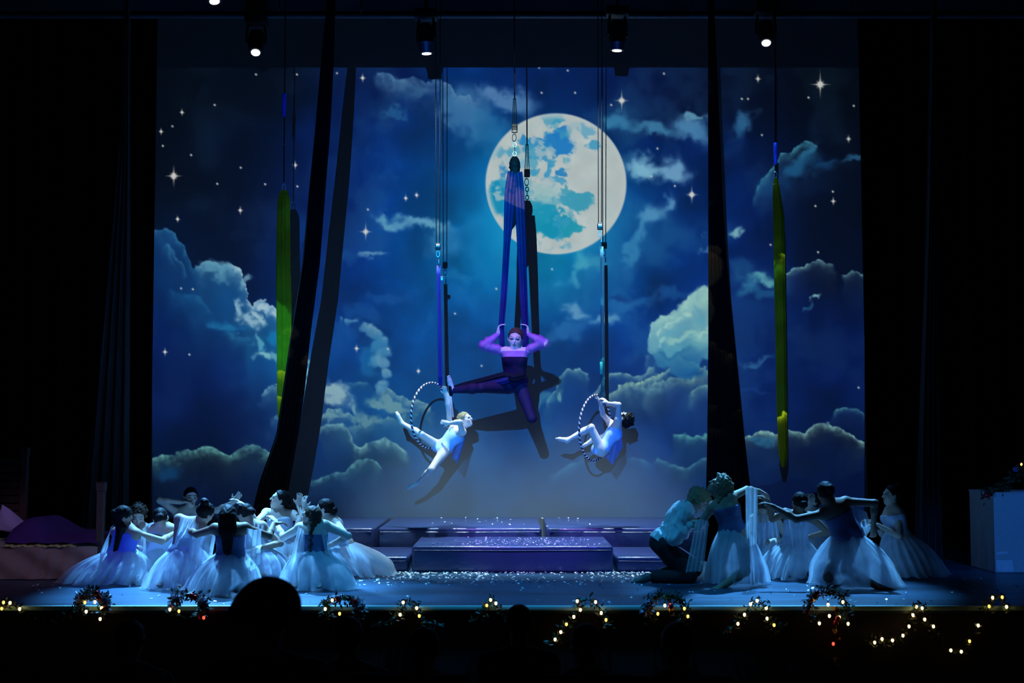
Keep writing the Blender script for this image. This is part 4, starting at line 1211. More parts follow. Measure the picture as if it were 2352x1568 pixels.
f.drape(CHIF, [f.q((560, 1206, -.07)), f.q((584, 1198, -.07)), f.q((606, 1206, -.06))], [f.q((566, 1290, -.12)), f.q((590, 1300, -.12)), f.q((606, 1280, -.12))], 5)
f = dancer('dancer in profile gazing up to the left with arms stretched wide', 1318, (643, 1147), (640, 1174), (648, 1246), (672, 1182, .02), (612, 1178, -.02), (-.92, -.25, .35),
    {'R': ((592, 1184, -.2), (558, 1160, -.36), (-.7, -.2, .6)), 'L': ((686, 1196, -.08), (686, 1162, -.05), (.1, 0, 1))}, (650, 1318), 62, .32, 'pale', ('lowbun', H_DK), BOD, seed=17, up=(.35, 0, 1))
f = dancer('dancer with a long brown braid down her back, reaching left', 1352, (715, 1186), (722, 1206), (718, 1272), (690, 1212, .02), (744, 1206), (-.85, .35, .25),
    {'L': ((664, 1228, .12), (634, 1202, .36), (-.5, .4, .6)), 'R': ((768, 1230, .1), (760, 1250, .2), None)}, (736, 1346), 84, .36, 'pale', ('braid', H_BR), BOD_D, seed=19, bulge=.05, scoop=.72)
f.drape(TUL, [f.q((684, 1208, -.06)), f.q((697, 1216, -.08)), f.q((700, 1226, -.09))], [f.q((660, 1318, -.2)), f.q((676, 1330, -.22)), f.q((694, 1322, -.2))], 3)
f.drape(TUL, [f.q((734, 1208, -.07)), f.q((748, 1216, -.06))], [f.q((748, 1276, -.12)), f.q((766, 1284, -.12))], 2)
f = dancer('rightmost dancer of the left group, short dark hair, wide skirt trailing right', 1322, (746, 1168), (748, 1192), (782, 1252), (734, 1204, .05), (770, 1198, -.03), (-.9, .2, .0),
    {'R': ((802, 1214, -.06), (752, 1200, -.16), (-1, 0, .1)), 'L': ((716, 1216, 0), (700, 1170, 0), (-.1, 0, 1))}, (838, 1322), 70, .34, 'pale', ('lowbun', H_DK), BOD, seed=21, bulge=.13, waist=(790, 1246))
f.drape(TUL, [f.q((776, 1208, -.08)), f.q((796, 1216, -.08))], [f.q((776, 1276, -.15)), f.q((806, 1270, -.14))], 3)

# right group
f = dancer('fair-haired dancer leaning back with one arm raised, nearest the kneeling man', 1345, (1650, 1117), (1662, 1142), (1684, 1222), (1678, 1142, -.05), (1636, 1164, .02), (-.7, -.1, .65),
    {'R': ((1616, 1190, .1), (1597, 1197, .36), (-.7, .6, 0)), 'L': ((1712, 1120, .1), (1742, 1127, .32), (.8, .4, -.3))}, (1688, 1330, .14), 66, .26, 'tan', ('wild', H_BL), BOD_D, seed=23, bulge=.03, up=(.5, 0, .9), waist=(1684, 1212),
    legs={'L': ((1724, 1340, .0), (1652, 1350, -.2), (-1, -.12, -.3)), 'R': ((1640, 1330, .1), (1680, 1335, .45), (0, 1, -.1))}, scoop=.74)
f.drape(TUL, [f.q((1598, 1193, -.04)), f.q((1612, 1192, -.06)), f.q((1628, 1196, -.05))], [f.q((1574, 1314, -.1)), f.q((1594, 1312, -.14)), f.q((1614, 1312, -.1))], 4)
f.drape(TUL, [f.q((1712, 1122, -.14)), f.q((1726, 1118, -.15)), f.q((1740, 1124, -.1))], [f.q((1712, 1246, -.16)), f.q((1726, 1254, -.18)), f.q((1738, 1248, -.14))], 3)
MB().torus(f.arms['R'][1] - f.arms['R'][2] * .05, f.arms['R'][2], .036, .012).build('wristband', pbr('black_band', (.01, .01, .012), .6), f.root)
f = dancer('white-draped dancer seen from behind, under the raised arm of the fair-haired one', 1315, (1748, 1160), (1750, 1184), (1764, 1248), (1732, 1192), (1782, 1190), (-.3, .9, -.2),
    {'R': ((1796, 1220, 0), (1780, 1240, -.15), None), 'L': ((1722, 1222, 0), (1736, 1240, .1), None)}, (1782, 1318), 56, .3, 'light', ('lowbun', H_BR), BOD, seed=25)
f.drape(CHIF, [f.q((1734, 1184, -.07)), f.q((1760, 1180, -.08)), f.q((1786, 1186, -.06))], [f.q((1736, 1262, -.14)), f.q((1766, 1270, -.15)), f.q((1792, 1256, -.12))], 5)
f = dancer('dancer with a round dark head seen from behind in the middle of the right group', 1328, (1836, 1153), (1832, 1180), (1826, 1250), (1804, 1178), (1860, 1186), (-.2, .95, 0),
    {'L': ((1784, 1170, .1), (1764, 1150, .15), (-.8, 0, .5)), 'R': ((1872, 1210, .1), (1866, 1230, .25), None)}, (1806, 1324), 64, .32, 'brown', ('lowbun', H_DK), BOD, seed=27)
f.drape(TUL, [f.q((1806, 1182, -.08)), f.q((1828, 1190, -.1)), f.q((1850, 1192, -.09))], [f.q((1822, 1290, -.2)), f.q((1836, 1300, -.2)), f.q((1848, 1292, -.2))], 4)
f = dancer('dancer with her pale face tipped up behind the big dark silhouette', 1306, (1864, 1150), (1868, 1174), (1876, 1240), (1892, 1182), (1850, 1184), (-.55, -.5, .75),
    {}, (1882, 1306), 52, .28, 'pale', ('lowbun', H_BR), BOD, seed=29, up=(.5, .1, .6))
f = dancer('large dark front dancer bending right with arms spread to both neighbours', 1348, (1896, 1132), (1912, 1158), (1944, 1222), (1890, 1180, .0), (1942, 1152, .02), (-.2, .95, -.1),
    {'L': ((1838, 1184, -.02), (1778, 1164, .05), (-.9, 0, .4)), 'R': ((2000, 1172, -.02), (2006, 1204, .05), (.1, .3, -1))}, (1974, 1336, .12), 92, .34, 'brown', ('bun', H_DK), BOD_D, seed=31, bulge=.07, waist=(1946, 1226), scoop=.66, up=(-.1, 0, 1), size=1.06,
    legs={'R': ((1960, 1335, .0), (2018, 1348, -.2), (1, -.2, -.25)), 'L': ((1905, 1330, 0), (1930, 1340, .3), (.4, .8, -.1))})
f.drape(TUL, [f.q((1954, 1160, -.08)), f.q((1974, 1168, -.07)), f.q((1990, 1176, -.05))], [f.q((1974, 1226, -.1)), f.q((1990, 1232, -.1)), f.q((2000, 1214, -.1))], 3)
f = dancer('rightmost dancer in profile facing left with a dark high bun', 1324, (2048, 1137), (2050, 1166), (2062, 1232), (2062, 1178, -.05), (2040, 1182, .1), (-.98, -.1, .12),
    {'L': ((2060, 1212, -.14), (2018, 1206, -.08), (-1, .1, .05)), 'R': ((2030, 1215, .12), (2008, 1198, .1), (-1, 0, .2))}, (2104, 1318), 66, .33, 'light', ('highbun', H_DK), BOD, seed=33, bulge=.06, up=(.2, 0, 1))
f.drape(TUL, [f.q((2058, 1178, -.1)), f.q((2068, 1184, -.1)), f.q((2070, 1200, -.1))], [f.q((2058, 1248, -.16)), f.q((2072, 1256, -.16)), f.q((2084, 1250, -.12))], 2)

# the kneeling man
Y = ground(1336)
q = lambda x, y, d=0: P(x, y, Y + d)
J = dict(head=q(1604, 1152), neck=q(1580, 1160), pelvis=q(1524, 1246), sL=q(1572, 1178, .17), sR=q(1566, 1176, -.17))
J['hR'] = q(1526, 1252, -.09); J['hL'] = q(1526, 1252, .09)
man = Figure('kneeling_man', 'man in white shirt and black trousers kneeling with bowed head', J, (.72, -.1, -.7), 'light', 1.04, .009, (.75, 0, .65), 1.0,
    {'R': (q(1545, 1206, -.2), q(1586, 1200, -.16), (.9, 0, .2)), 'L': (q(1560, 1206, .2), q(1590, 1202, .12), (.9, 0, .2))},
    {'R': (q(1576, 1318, -.1), q(1494, 1326, -.1), (-.95, 0, -.3)), 'L': (q(1590, 1315, .14), q(1510, 1322, .16), (-.95, 0, -.3))}, male=True)
SHIRT = pbr('white_shirt', (.66, .68, .68), .75, bump=.5, scale=14, bscale=18)
def shirt(f):
    man.torso(f, .034); man.yoke(f, .018)
    for sd in 'LR': man.arm(f, sd, .014, .92, .022)
man.garment('shirt', SHIRT, shirt, [(J['pelvis'] - man.sp * .02, -man.sp)], ripple=.007, rfreq=75)
def trousers(f):
    man.torso(f, .010)
    for sd in 'LR': man.leg(f, sd, .038, upto=.84)
man.garment('trousers', pbr('black_trousers', (.008, .008, .010), .8), trousers, [(J['pelvis'] + man.sp * .05, man.sp)], ripple=.003)
for sd in 'LR':
    man.garment('shoe', pbr('worn_shoe', (.10, .09, .08), .5), lambda f: man.foot(f, sd, .008), [(man.legs[sd][2] - man.legs[sd][3] * .05, -man.legs[sd][3])])
man.hair(H_BL, 'wild')
# ------------------------------------------------------------------ aerial performers, hoops, hammock and rigging
ROPE = pbr('black_rope', (.004, .004, .005), .95, spec=.05)
STEEL = pbr('rig_steel', (.35, .36, .38), .35, 1.0)
BLK = pbr('black_metal', (.015, .015, .018), .5)

def rig_parts(root, px, Yr, y_pul, spread, lines=2, top=-60, y_top=None):
    """ropes down to a pulley block, a carabiner and two chain links below it"""
    for i in range(lines):
        o = (i - (lines - 1) / 2) * spread
        MB().tube([P(px + o * 1.4, top, Yr), P(px + o, y_pul - 8, Yr)], .006, 6).build('rope', ROPE, root)
    c = P(px, y_pul, Yr)
    pb = MB().box(c - Vector((.035, .025, .045)), c + Vector((.035, .025, .045)), .012).build('pulley_block', BLK, root)
    for q in (-1, 1):
        MB().tube([c + Vector((q * .012 - .008, 0, .005)), c + Vector((q * .012 + .008, 0, .005))], .032, 14).build('sheave', STEEL, pb)
    c2 = P(px, y_pul + 17, Yr)
    MB().torus(c2, (0, 1, 0), .034, .006, 16, 6, (.62, 1, 1.15)).build('carabiner', STEEL, root)
    return c2

def strap(root, a, b, w, mat, name='sling_strap', yoff=0.0):
    a = Vector(a); b = Vector(b)
    def fn(u, v):
        p = a.lerp(b, v)
        return p + Vector(((u - .5) * w, .006 * math.sin(u * 9 + 2 * v), 0))
    mb = MB().grid(fn, 7, 14)
    o = mb.build(name, mat, root)
    md = o.modifiers.new('thickness', 'SOLIDIFY'); md.thickness = .006
    return o

def hoop(px, py, rpx, Y, yaw, label, tilt=0.0):
    c = P(px, py, Y); r = rpx * mpp(Y)
    root = empty('aerial_hoop', c, label, 'aerial hoop')
    n = 96
    u = Vector((math.cos(yaw), math.sin(yaw), 0)); w = Vector((math.sin(tilt), 0, math.cos(tilt)))
    pts = [c + u * r * math.cos(2 * math.pi * i / n) + w * r * math.sin(2 * math.pi * i / n) for i in range(n + 1)]
    MB().tube(pts, .0125, 10, caps=False).build('steel_ring', BLK, root)
    # grip tape wound round the ring, white over a dark red-violet ground
    for (mat, ph, nm) in ((pbr('white_tape', (.75, .72, .72), .6), 0.0, 'white_tape'), (pbr('maroon_tape', (.10, .02, .05), .6), math.pi, 'maroon_tape')):
        mb = MB()
        turns = 44; m = turns * 10
        ax = u.cross(w)
        def pt(s, e):
            a = 2 * math.pi * s
            rad = u * math.cos(a) + w * math.sin(a)
            b = turns * 2 * math.pi * s + ph + e
            return c + rad * r + (rad * math.cos(b) + ax * math.sin(b)) * .0145
        mb.grid(lambda a, b: pt(a, (b - .5) * 2.6), m, 4)
        mb.build(nm, mat, root)
    return root, c, r, u, w

YH = 17.0
# ---- left hoop
root, c, r, u, w = hoop(990, 954, 75, YH, R(57), 'striped aerial hoop carrying the left performer, hung on a blue strap', .03)
lb = tulle('left_sling', (.03, .05, .55), .0, .1)
c2 = rig_parts(root, 1006, YH, 566, 8)
MB().torus(P(1008, 602, YH), (1, 0, 0), .028, .006, 14, 6, (1, .6, 1.25)).build('chain_link', STEEL, root)
strap(root, P(1007, 610, YH), P(1012, 886, YH), .05, pbr('blue_webbing', (.006, .010, .22), .8))
MB().box(P(1015, 640, YH) - Vector((.02, .03, .03)), P(1015, 640, YH) + Vector((.02, .0, .03)), .006).build('strap_buckle', STEEL, root)
# ---- right hoop
root2, c_, r_, u_, w_ = hoop(1367, 982, 75, YH, R(58), 'striped aerial hoop carrying the right performer, hung on a teal strap', .05)
rig_parts(root2, 1378, YH, 520, 7)
MB().torus(P(1381, 553, YH), (1, 0, 0), .028, .006, 14, 6, (1, .6, 1.25)).build('chain_link', STEEL, root2)
strap(root2, P(1382, 566, YH), P(1385, 912, YH), .045, pbr('teal_webbing', (.008, .10, .13), .8))
MB().box(P(1381, 845, YH - .02) - Vector((.018, .01, .08)), P(1381, 845, YH - .02) + Vector((.018, .01, .08)), .004).build('strap_tag', pbr('green_tag', (.02, .45, .28), .6), root2)
MB().torus(P(1383, 908, YH), (0, 1, 0), .035, .009, 14, 6).build('strap_wrap', pbr('teal_webbing', (.008, .10, .13), .8), root2)

WHITE_LEO = pbr('blue_white_leotard', (.50, .64, .92), .5, var=.25, scale=18)
q = lambda x, y, d=0: P(x, y, YH + d)
# ---- performer in the left hoop
J = dict(head=q(1068, 964), neck=q(1056, 984), pelvis=q(1018, 1030), sL=q(1032, 974, .12), sR=q(1062, 992, -.12))
J['palmL'] = Vector((0, -1, 0)); J['palmR'] = Vector((-.3, 1, 0))
J['hL'] = q(1006, 1024, .07); J['hR'] = q(1020, 1038, -.09)
fa = Figure('hoop_performer', 'performer in blue and white leaning from the left hoop with legs split wide', J, (.75, -.35, .35), 'pale', .86, .0075, (-.15, 0, 1), 1.08,
    {'L': (q(1036, 925, -.05), q(1022, 897, .0), (-.1, 0, 1)), 'R': (q(1082, 990, -.22), q(1032, 972, -.16), (-1, .1, .2))},
    {'L': (q(962, 996, .02), q(924, 972, .0), (-.42, 0, .9)), 'R': (q(989, 1077, -.16), q(962, 1108, -.08), (-.9, 0, -.42))}, curl=.8, arm_len=.86)
fa.leotard(WHITE_LEO, 'leotard', scoop=.88)
fa.hair(H_BL, 'lowbun')
fa.drape(BLUECH, [q(1058, 988, .1), q(1072, 996, .02), q(1066, 1010, -.1)], [q(1036, 1046, .12), q(1052, 1066, .05), q(1050, 1050, -.06)], 3, name='chiffon_cape')
fa.drape(CHIF, [q(1025, 900, -.03), q(1036, 902, -.04)], [q(1028, 956, -.06), q(1042, 958, -.06)], 2, name='chiffon_sleeve')
# ---- performer in the right hoop
J = dict(head=q(1434, 962), neck=q(1421, 976), pelvis=q(1382, 1032), sL=q(1402, 972, .11), sR=q(1420, 964, -.13))
J['palmL'] = Vector((-.5, 0, -1)); J['palmR'] = Vector((-.5, .5, -.5))
fb = Figure('hoop_performer', 'performer with dark curls arching back in the right hoop, one knee drawn up', J, (-.25, .25, .93), 'pale', .86, .0075, (.95, 0, .3), 1.08,
    {'L': (q(1388, 945, .05), q(1378, 922, .02), (-.5, 0, .85)), 'R': (q(1414, 938, -.12), q(1396, 926, -.05), (-.7, .1, .7))},
    {'R': (q(1330, 1002, -.12), q(1306, 1009, -.14), (-1, 0, .12)), 'L': (q(1390, 978, .05), q(1364, 1010, .10), (-.8, 0, -.5))}, curl=.8, arm_len=.80)
fb.leotard(WHITE_LEO, 'leotard', scoop=.88)
fb.hair(H_DK, 'curly')
fb.drape(BLUECH, [q(1404, 966, .1), q(1424, 972, 0), q(1424, 985, -.1)], [q(1388, 1046, .14), q(1408, 1068, .05), q(1430, 1026, -.05)], 4, name='chiffon_cape')

# ---- violet performer in the hammock
YP = 14.84
q = lambda x, y, d=0: P(x, y, YP + d)
hm = empty('aerial_hammock', q(1182, 370), 'dark blue fabric hammock holding the performer in violet', 'aerial hammock')
MB().tube([q(1181, -60), q(1182, 228)], .008, 6).build('rope', ROPE, hm)
for o in (-5, 0, 5):
    MB().tube([q(1182 + o * .5, 226), q(1182 + o, 288)], .005, 6).build('rope', ROPE, hm)
c = q(1182, 295)
pb = MB().box(c - Vector((.035, .025, .05)), c + Vector((.035, .025, .05)), .012).build('pulley_block', BLK, hm)
for o in (-.02, .0, .02):
    MB().torus(c + Vector((o, 0, 0)), (1, 0, 0), .03, .009, 14, 6).build('sheave', STEEL, pb)
MB().torus(q(1181, 316), (.3, 1, 0), .034, .006, 16, 6, (.7, 1, 1.25)).build('carabiner', STEEL, hm)
for i, yy in enumerate((333, 343, 353)):
    MB().torus(q(1182, yy), ((1, 0, 0) if i % 2 else (0, 1, 0)), .020, .005, 12, 6, (1, 1, 1.35)).build('chain_link', STEEL, hm)
HAM = pbr('navy_silk', (.007, .009, .075), .6, spec=.15, var=.2, scale=14, bump=.2)
HAM_D = pbr('black_silk', (.004, .005, .010), .7, spec=.1, var=.2, scale=14, bump=.2)
kn = MB()
kn.tube([q(1182, 360), q(1182, 366), q(1182, 374), q(1183, 384), q(1183, 400)], [.03, .05, .064, .062, .05], 14)
kn.torus(q(1182, 384), (0, 0, 1), .05, .018, 16, 8)
kn.build('knot', HAM_D, hm)
def bundle(root, pts, rad, mat, name, flat=.6, n=16):
    pts = [Vector(p) for p in pts]
    mb = MB()
    m = len(pts)
    def fn(u, v):
        x = v * (m - 1); i = min(int(x), m - 2); p = pts[i].lerp(pts[i + 1], x - i); rr = rad[i] + (rad[i + 1] - rad[i]) * (x - i)
        t = (pts[i + 1] - pts[i]).normalized(); sx = t.cross(Vector((0, 1, 0))).normalized(); sy = t.cross(sx)
        a = 2 * math.pi * u
        rr *= 1 + .16 * math.sin(5 * a + 1.5 * v)
        return p + sx * math.cos(a) * rr + sy * math.sin(a) * rr * flat
    mb.grid(fn, n * 2 + 1, m * 4)
    return mb.build(name, mat, root)
bundle(hm, [q(1177, 395, -.02), q(1171, 440, -.02), q(1168, 500), q(1164, 560), q(1157, 680), q(1151, 752), q(1153, 795, -.04), q(1156, 815, .06), q(1164, 862, .12)], [.05, .055, .05, .035, .032, .03, .028, .028, .03], HAM, 'left_strand')
bundle(hm, [q(1190, 395, -.02), q(1193, 440), q(1196, 520), q(1199, 600), q(1203, 700), q(1206, 752), q(1207, 795, -.04), q(1206, 815, .06), q(1198, 862, .12)], [.045, .05, .05, .045, .04, .036, .034, .032, .034], HAM, 'right_strand')
bundle(hm, [q(1180, 392, .02), q(1184, 440, .03), q(1186, 480, .03), q(1181, 508, .03), q(1173, 527, .03)], [.05, .06, .05, .035, .012], HAM_D, 'hanging_tail')
bundle(hm, [q(1160, 861, -.13), q(1110, 874, -.1), q(1060, 886, -.08), q(1038, 893, -.06)], [.038, .036, .032, .028], HAM_D, 'upper_leg_band')
bundle(hm, [q(1168, 872, -.16), q(1120, 883, -.13), q(1070, 892, -.1), q(1036, 897, -.07)], [.032, .032, .03, .03], HAM, 'lower_leg_band')
bundle(hm, [q(1158, 862, -.13), q(1182, 868, -.17), q(1204, 862, -.12)], [.035, .04, .035], HAM_D, 'waist_band')
MB().torus(q(1035, 894, -.02), (1, 0, .1), .062, .02, 18, 8).build('foot_loop', HAM_D, hm)

J = dict(head=q(1184, 777, -.02), neck=q(1182, 803), pelvis=q(1182, 880), sR=q(1157, 806), sL=q(1206, 806))
J['palmR'] = Vector((1, -.15, 0)); J['palmL'] = Vector((-1, -.15, 0))
J['hR'] = q(1166, 888); J['hL'] = q(1196, 890)
fp = Figure('hammock_performer', 'performer in violet sitting in the blue hammock with one leg stretched left', J, (-.12, -.95, -.16), 'pale', .96, .0065, (.08, 0, 1), 1.08,
    {'R': (q(1118, 796, -.05), q(1144, 768, -.01), (.1, 0, 1)), 'L': (q(1236, 794, -.05), q(1213, 768, -.01), (-.1, 0, 1))},
    {'R': (q(1100, 892, -.06), q(1040, 896, -.05), (-.2, -.3, 1)), 'L': (q(1200, 915, -.34), q(1203, 903, .12), (.2, 1, -.3))}, curl=1.15, arm_len=.9)
VEL = pbr('violet_velvet', (.010, .003, .026), .85, var=.2, scale=30, spec=.15)
fp.leotard(VEL, 'velvet_leotard', scoop=.78, straps=False, o=.009)
SHEER = tulle('violet_mesh', (.46, .16, .62), .42, .35)
def yk(f):
    fp.torso(f, .006); fp.yoke(f, .006)
    f.cut(J['neck'] - fp.sp * .015, fp.sp)
fp.garment('mesh_yoke', SHEER, yk, [(J['pelvis'] + fp.sp * .74 * fp.spine.length, -fp.sp)])
for sd in 'LR':
    fp.garment('puffed_sleeve', SHEER, lambda f: fp.arm(f, sd, .004, .95, .014), ripple=.005, rfreq=80)
TIGHT = pbr('violet_tights', (.022, .010, .040), .7, spec=.2)
def tights(f):
    fp.torso(f, .005)
    f.cut(J['pelvis'] + fp.sp * .12, fp.sp)
    for sd in 'LR': fp.leg(f, sd, .005, upto=.97)
fp.garment('tights', TIGHT, tights, h=.008)
fp.hair(H_BR, 'bun')
# ------------------------------------------------------------------ silks hanging from the grid
SILK = pbr('maroon_silk', (.008, .0025, .002), .9, spec=.05, var=.25, scale=6)
def silk(edges, Y0, Y1, label, mat, folds=5, amp=.03, name='aerial_silk', rope=True):
    """edges: (py, left px, right px)"""
    ys = [e[0] for e in edges]
    root = empty(name, P((edges[-1][1] + edges[-1][2]) / 2, edges[-1][0], Y1), label, 'aerial silk')
    for layer in (0, 1):
        def fn(u, v):
            py = ys[0] + (ys[-1] - ys[0]) * v
            l = np.interp(py, ys, [e[1] for e in edges]); r = np.interp(py, ys, [e[2] for e in edges])
            Yv = Y0 + (Y1 - Y0) * v
            p = P(l + (r - l) * u, py, Yv)
            g = amp * math.sin(u * folds * 6.28 + 1.5 * math.sin(3 * v) + layer * 2) * (.3 + .9 * v)
            return p + Vector((0, g + layer * .05, 0))
        MB().grid(fn, folds * 8 + 1, 60).build('silk_panel', mat, root)
    return root
silk([(-60, 752, 771), (0, 751, 769), (140, 737, 765), (300, 723, 757), (440, 709, 746), (600, 694, 734), (760, 668, 713), (900, 648, 698), (1000, 633, 683), (1100, 597, 665), (1150, 584, 656), (1290, 560, 650)], 14.3, 15.9,
     'tall dark maroon silk slanting down behind the left group of dancers', SILK)
silk([(-60, 1629, 1638), (0, 1628, 1640), (140, 1628, 1646), (300, 1628, 1654), (440, 1628, 1660), (600, 1628, 1670), (780, 1628, 1688), (900, 1627, 1700), (1000, 1626, 1710), (1100, 1624, 1722), (1290, 1622, 1740)], 14.3, 15.9,
     'tall dark maroon silk hanging straight down behind the right group of dancers', SILK)
GAUZE = pbr('grey_gauze', (.045, .05, .06), .8, var=.2, scale=5)
silk([(-60, 286, 296), (60, 284, 297), (300, 276, 297), (510, 256, 298), (850, 222, 297), (1160, 190, 294), (1290, 180, 292)], 16.6, 16.9,
     'grey gauze silk hanging in the dark left wing above the bed', GAUZE, 4, .04)
silk([(-60, 2142, 2150), (60, 2140, 2152), (500, 2130, 2156), (1000, 2112, 2160), (1290, 2104, 2166)], 16.6, 16.9,
     'grey gauze silk hanging in the dark right wing', pbr('shaded_gauze', (.03, .032, .036), .8), 4, .04)  # same gauze, its colour darkened for the dimmer right wing

YEL = pbr('yellow_silk', (.36, .24, .002), .8, spec=.08, var=.15, scale=10, bump=.2)
def yellow(profile, ropex, y_rope, label, tip, yk):
    Yq = 17.0
    root = empty('tied_silk', P(profile[0][1], profile[-1][0], Yq), label, 'aerial silk')
    pts = [P(p[1], p[0], Yq) for p in profile]; rad = [p[2] * mpp(Yq) for p in profile]
    bundle(root, pts, rad, YEL, 'yellow_fabric', .6, 18)
    # second looser fold at one side
    k = len(profile) // 3
    bundle(root, [P(p[1] + p[2] * .45, p[0], Yq - .04) for p in profile[1:-1]], [max(.4 * r, .01) for r in rad[1:-1]], YEL, 'yellow_fold', .7, 10)
    MB().tube([P(ropex, -60, Yq), P(profile[0][1], yk - 22, Yq)], .008, 6).build('rope', ROPE, root)
    MB().tube([P(ropex + (profile[0][1] - ropex) * .6, tip[0], Yq), P(profile[0][1], tip[1], Yq)], [.026, .02], 10).build('rope_sleeve', pbr('blue_sleeve', (.03, .06, .75), .6), root)
    MB().torus(P(profile[0][1], yk - 10, Yq), (0, 1, 0), .032, .006, 14, 6, (.7, 1, 1.3)).build('carabiner', STEEL, root)
    MB().torus(P(profile[1][1], profile[1][0] + 4, Yq), (0, 0, 1), profile[1][2] * mpp(Yq) * .75, .016, 16, 8).build('knot', YEL, root)
yellow([(436, 652, 5), (448, 652, 11), (462, 652, 13), (520, 651, 14), (620, 651, 15), (690, 652, 16), (800, 652, 15), (870, 650, 13), (930, 646, 9), (960, 643, 5)], 656, 0, 'yellow silk tied up in a bundle left of the slanting maroon silk', (215, 268), 440)
yellow([(408, 1781, 3), (420, 1782, 6), (450, 1784, 9), (500, 1788, 12), (560, 1789, 12), (640, 1790, 12), (800, 1793, 11.5), (950, 1795, 11), (1000, 1797, 10), (1040, 1798, 10), (1072, 1799, 4)], 1781, 0, 'yellow silk tied up in a long bundle right of the straight maroon silk', (328, 378), 412)

# ------------------------------------------------------------------ moving heads on their pipe
LENS = glow('lamp_lens', (.80, .90, 1.0), 2.6)
pipe_z = P(1176, 28, 17.6).z
lp = MB().tube([(-7, 17.62, pipe_z + .3), (7, 17.62, pipe_z + .3)], .03, 10).build('lighting_pipe', BLK)
tag(lp, 'black lighting pipe carrying the row of stage lamps', 'pipe')
HLAB = ['moving head lamp with white glare above the left yellow silk', 'moving head lamp pointing down above the left hoop ropes', 'moving head lamp pointing down above the right hoop ropes', 'moving head lamp with white glare above the right yellow silk', 'moving head lamp cut by the top edge of the picture, far left']
for i, (px, py, Yl, aim, pw, cc, an) in enumerate(HEADS):
    lo = P(px, py, Yl); d = (aim - lo).normalized()
    root = empty('moving_head_lamp', lo, HLAB[i], 'stage lamp', 'moving head lamps')
    sx = d.cross(Vector((0, 0, 1))).normalized()
    ctr = lo - d * .20
    MB().tube([lo - d * .40, lo - d * .36, lo - d * .16, lo - d * .08, lo - d * .012], [.06, .105, .115, .095, .09], 18).build('head', BLK, root)
    MB().tube([lo - d * .012, lo - d * .004], [.062, .060], 20).build('lens', LENS, root)
    topc = Vector((ctr.x, ctr.y, ctr.z + .26))
    for sgn in (-1, 1):
        p = ctr + sx * sgn * .13
        MB().tube([p, p + Vector((0, 0, .12)), topc + sx * sgn * .11], .018, 8).build('yoke_arm', BLK, root)
    MB().box(topc + Vector((-.15, -.11, 0)), topc + Vector((.15, .11, .12)), .02).build('base_box', BLK, root)
    MB().box(topc + Vector((-.02, -.02, .12)), topc + Vector((.02, .02, .12 + max(.05, pipe_z + .28 - topc.z - .12))), .004).build('clamp', STEEL, root)

# ------------------------------------------------------------------ bed at the left
WOOD = pbr('bed_wood', (.08, .04, .04), .55, var=.35, scale=9)
YB = 14.75
bx = lambda px, Y=YB: P(px, 1200, Y).x
bed = empty('bed', (bx(60), YB + .5, 0), 'wooden bed with slatted headboard, purple blanket and grey valance at the far left', 'bed')
hb = 15.95
zt = P(50, 1030, hb).z
hbx = bx(52, hb)
hbd = MB().box((bx(-130, hb), hb, .1), (bx(44, hb), hb + .03, .16)).build('headboard_rail', WOOD, bed, smooth=False)
for k in range(8):
    z1 = P(20, 1052 + k * 17.5, hb).z
    MB().box((bx(-130, hb), hb, z1 - .076), (bx(43, hb), hb + .03, z1), .006).build('headboard_slat', WOOD, hbd, smooth=False)
def post(px, Y, pytop):
    z = P(px, pytop, Y).z; x = bx(px, Y)
    m = MB()
    m.box((x - .042, Y - .04, 0), (x + .042, Y + .04, z - .10), .008)
    m.box((x - .05, Y - .05, z - .10), (x + .05, Y + .05, z - .012), .008)
    m.box((x - .055, Y - .055, z - .012), (x + .055, Y + .055, z), .004)
    m.build('bed_post', WOOD, bed, smooth=False)
post(53, hb + .02, 1027); post(231, YB + .1, 1107); post(231, hb + .02, 1112); post(-130, hb + .02, 1027)
MB().box((bx(-130), YB + .02, .20), (bx(222), hb - .05, .37), .05).build('mattress', pbr('mattress', (.45, .42, .36), .8), bed)
def valance(u, v):
    x = bx(-130) + (bx(226) - bx(-130)) * u
    fold = .03 * math.sin(u * 40 + 2 * v + 3 * math.sin(u * 9)) * (.3 + v)
    diag = .035 * math.sin((u * 3.2 - v * 1.1) * 6.28)
    return (x, YB - .02 - .05 * v + (fold + diag) * .6, .36 - .352 * v)
MB().grid(valance, 160, 14).build('valance', pbr('grey_valance', (.34, .27, .25), .85, bump=.2), bed)
def sheet(u, v):
    x = bx(8) + (bx(176) - bx(8)) * u
    return (x, YB - .03 + .25 * v, .41 + .006 * math.sin(u * 30) + .005 * math.sin(u * 71) - .05 * (1 - v) ** 2)
MB().grid(sheet, 90, 8).build('yellow_sheet', pbr('yellow_sheet', (.62, .66, .30), .8), bed)
def blanket(u, v):
    x = bx(10) + (bx(226) - bx(10)) * u
    hump = .20 * math.exp(-((u - .20) / .2) ** 2) + .015 * math.sin(u * 9 + v * 3)
    return (x, YB + .0 + (hb - YB - .1) * v, .40 + (.06 + max(hump, 0)) * (math.sin(math.pi * min(v * 1.6, .5)) if v < .5 else 1.0) + .006 * math.sin(u * 23 + 5 * v))
MB().grid(blanket, 80, 30).build('purple_blanket', pbr('purple_blanket', (.075, .025, .22), .85, bump=.2), bed)
YPL = YB + .70
def pillow(u, v):
    px = 6 + 50 * u
    top = 1160 + 46 * u; bot = 1216
    p = P(px, top + (bot - top) * v, YPL)
    return p + Vector((0, -.05 * math.sin(math.pi * u) * math.sin(math.pi * v) + .08 * v * -1, 0))
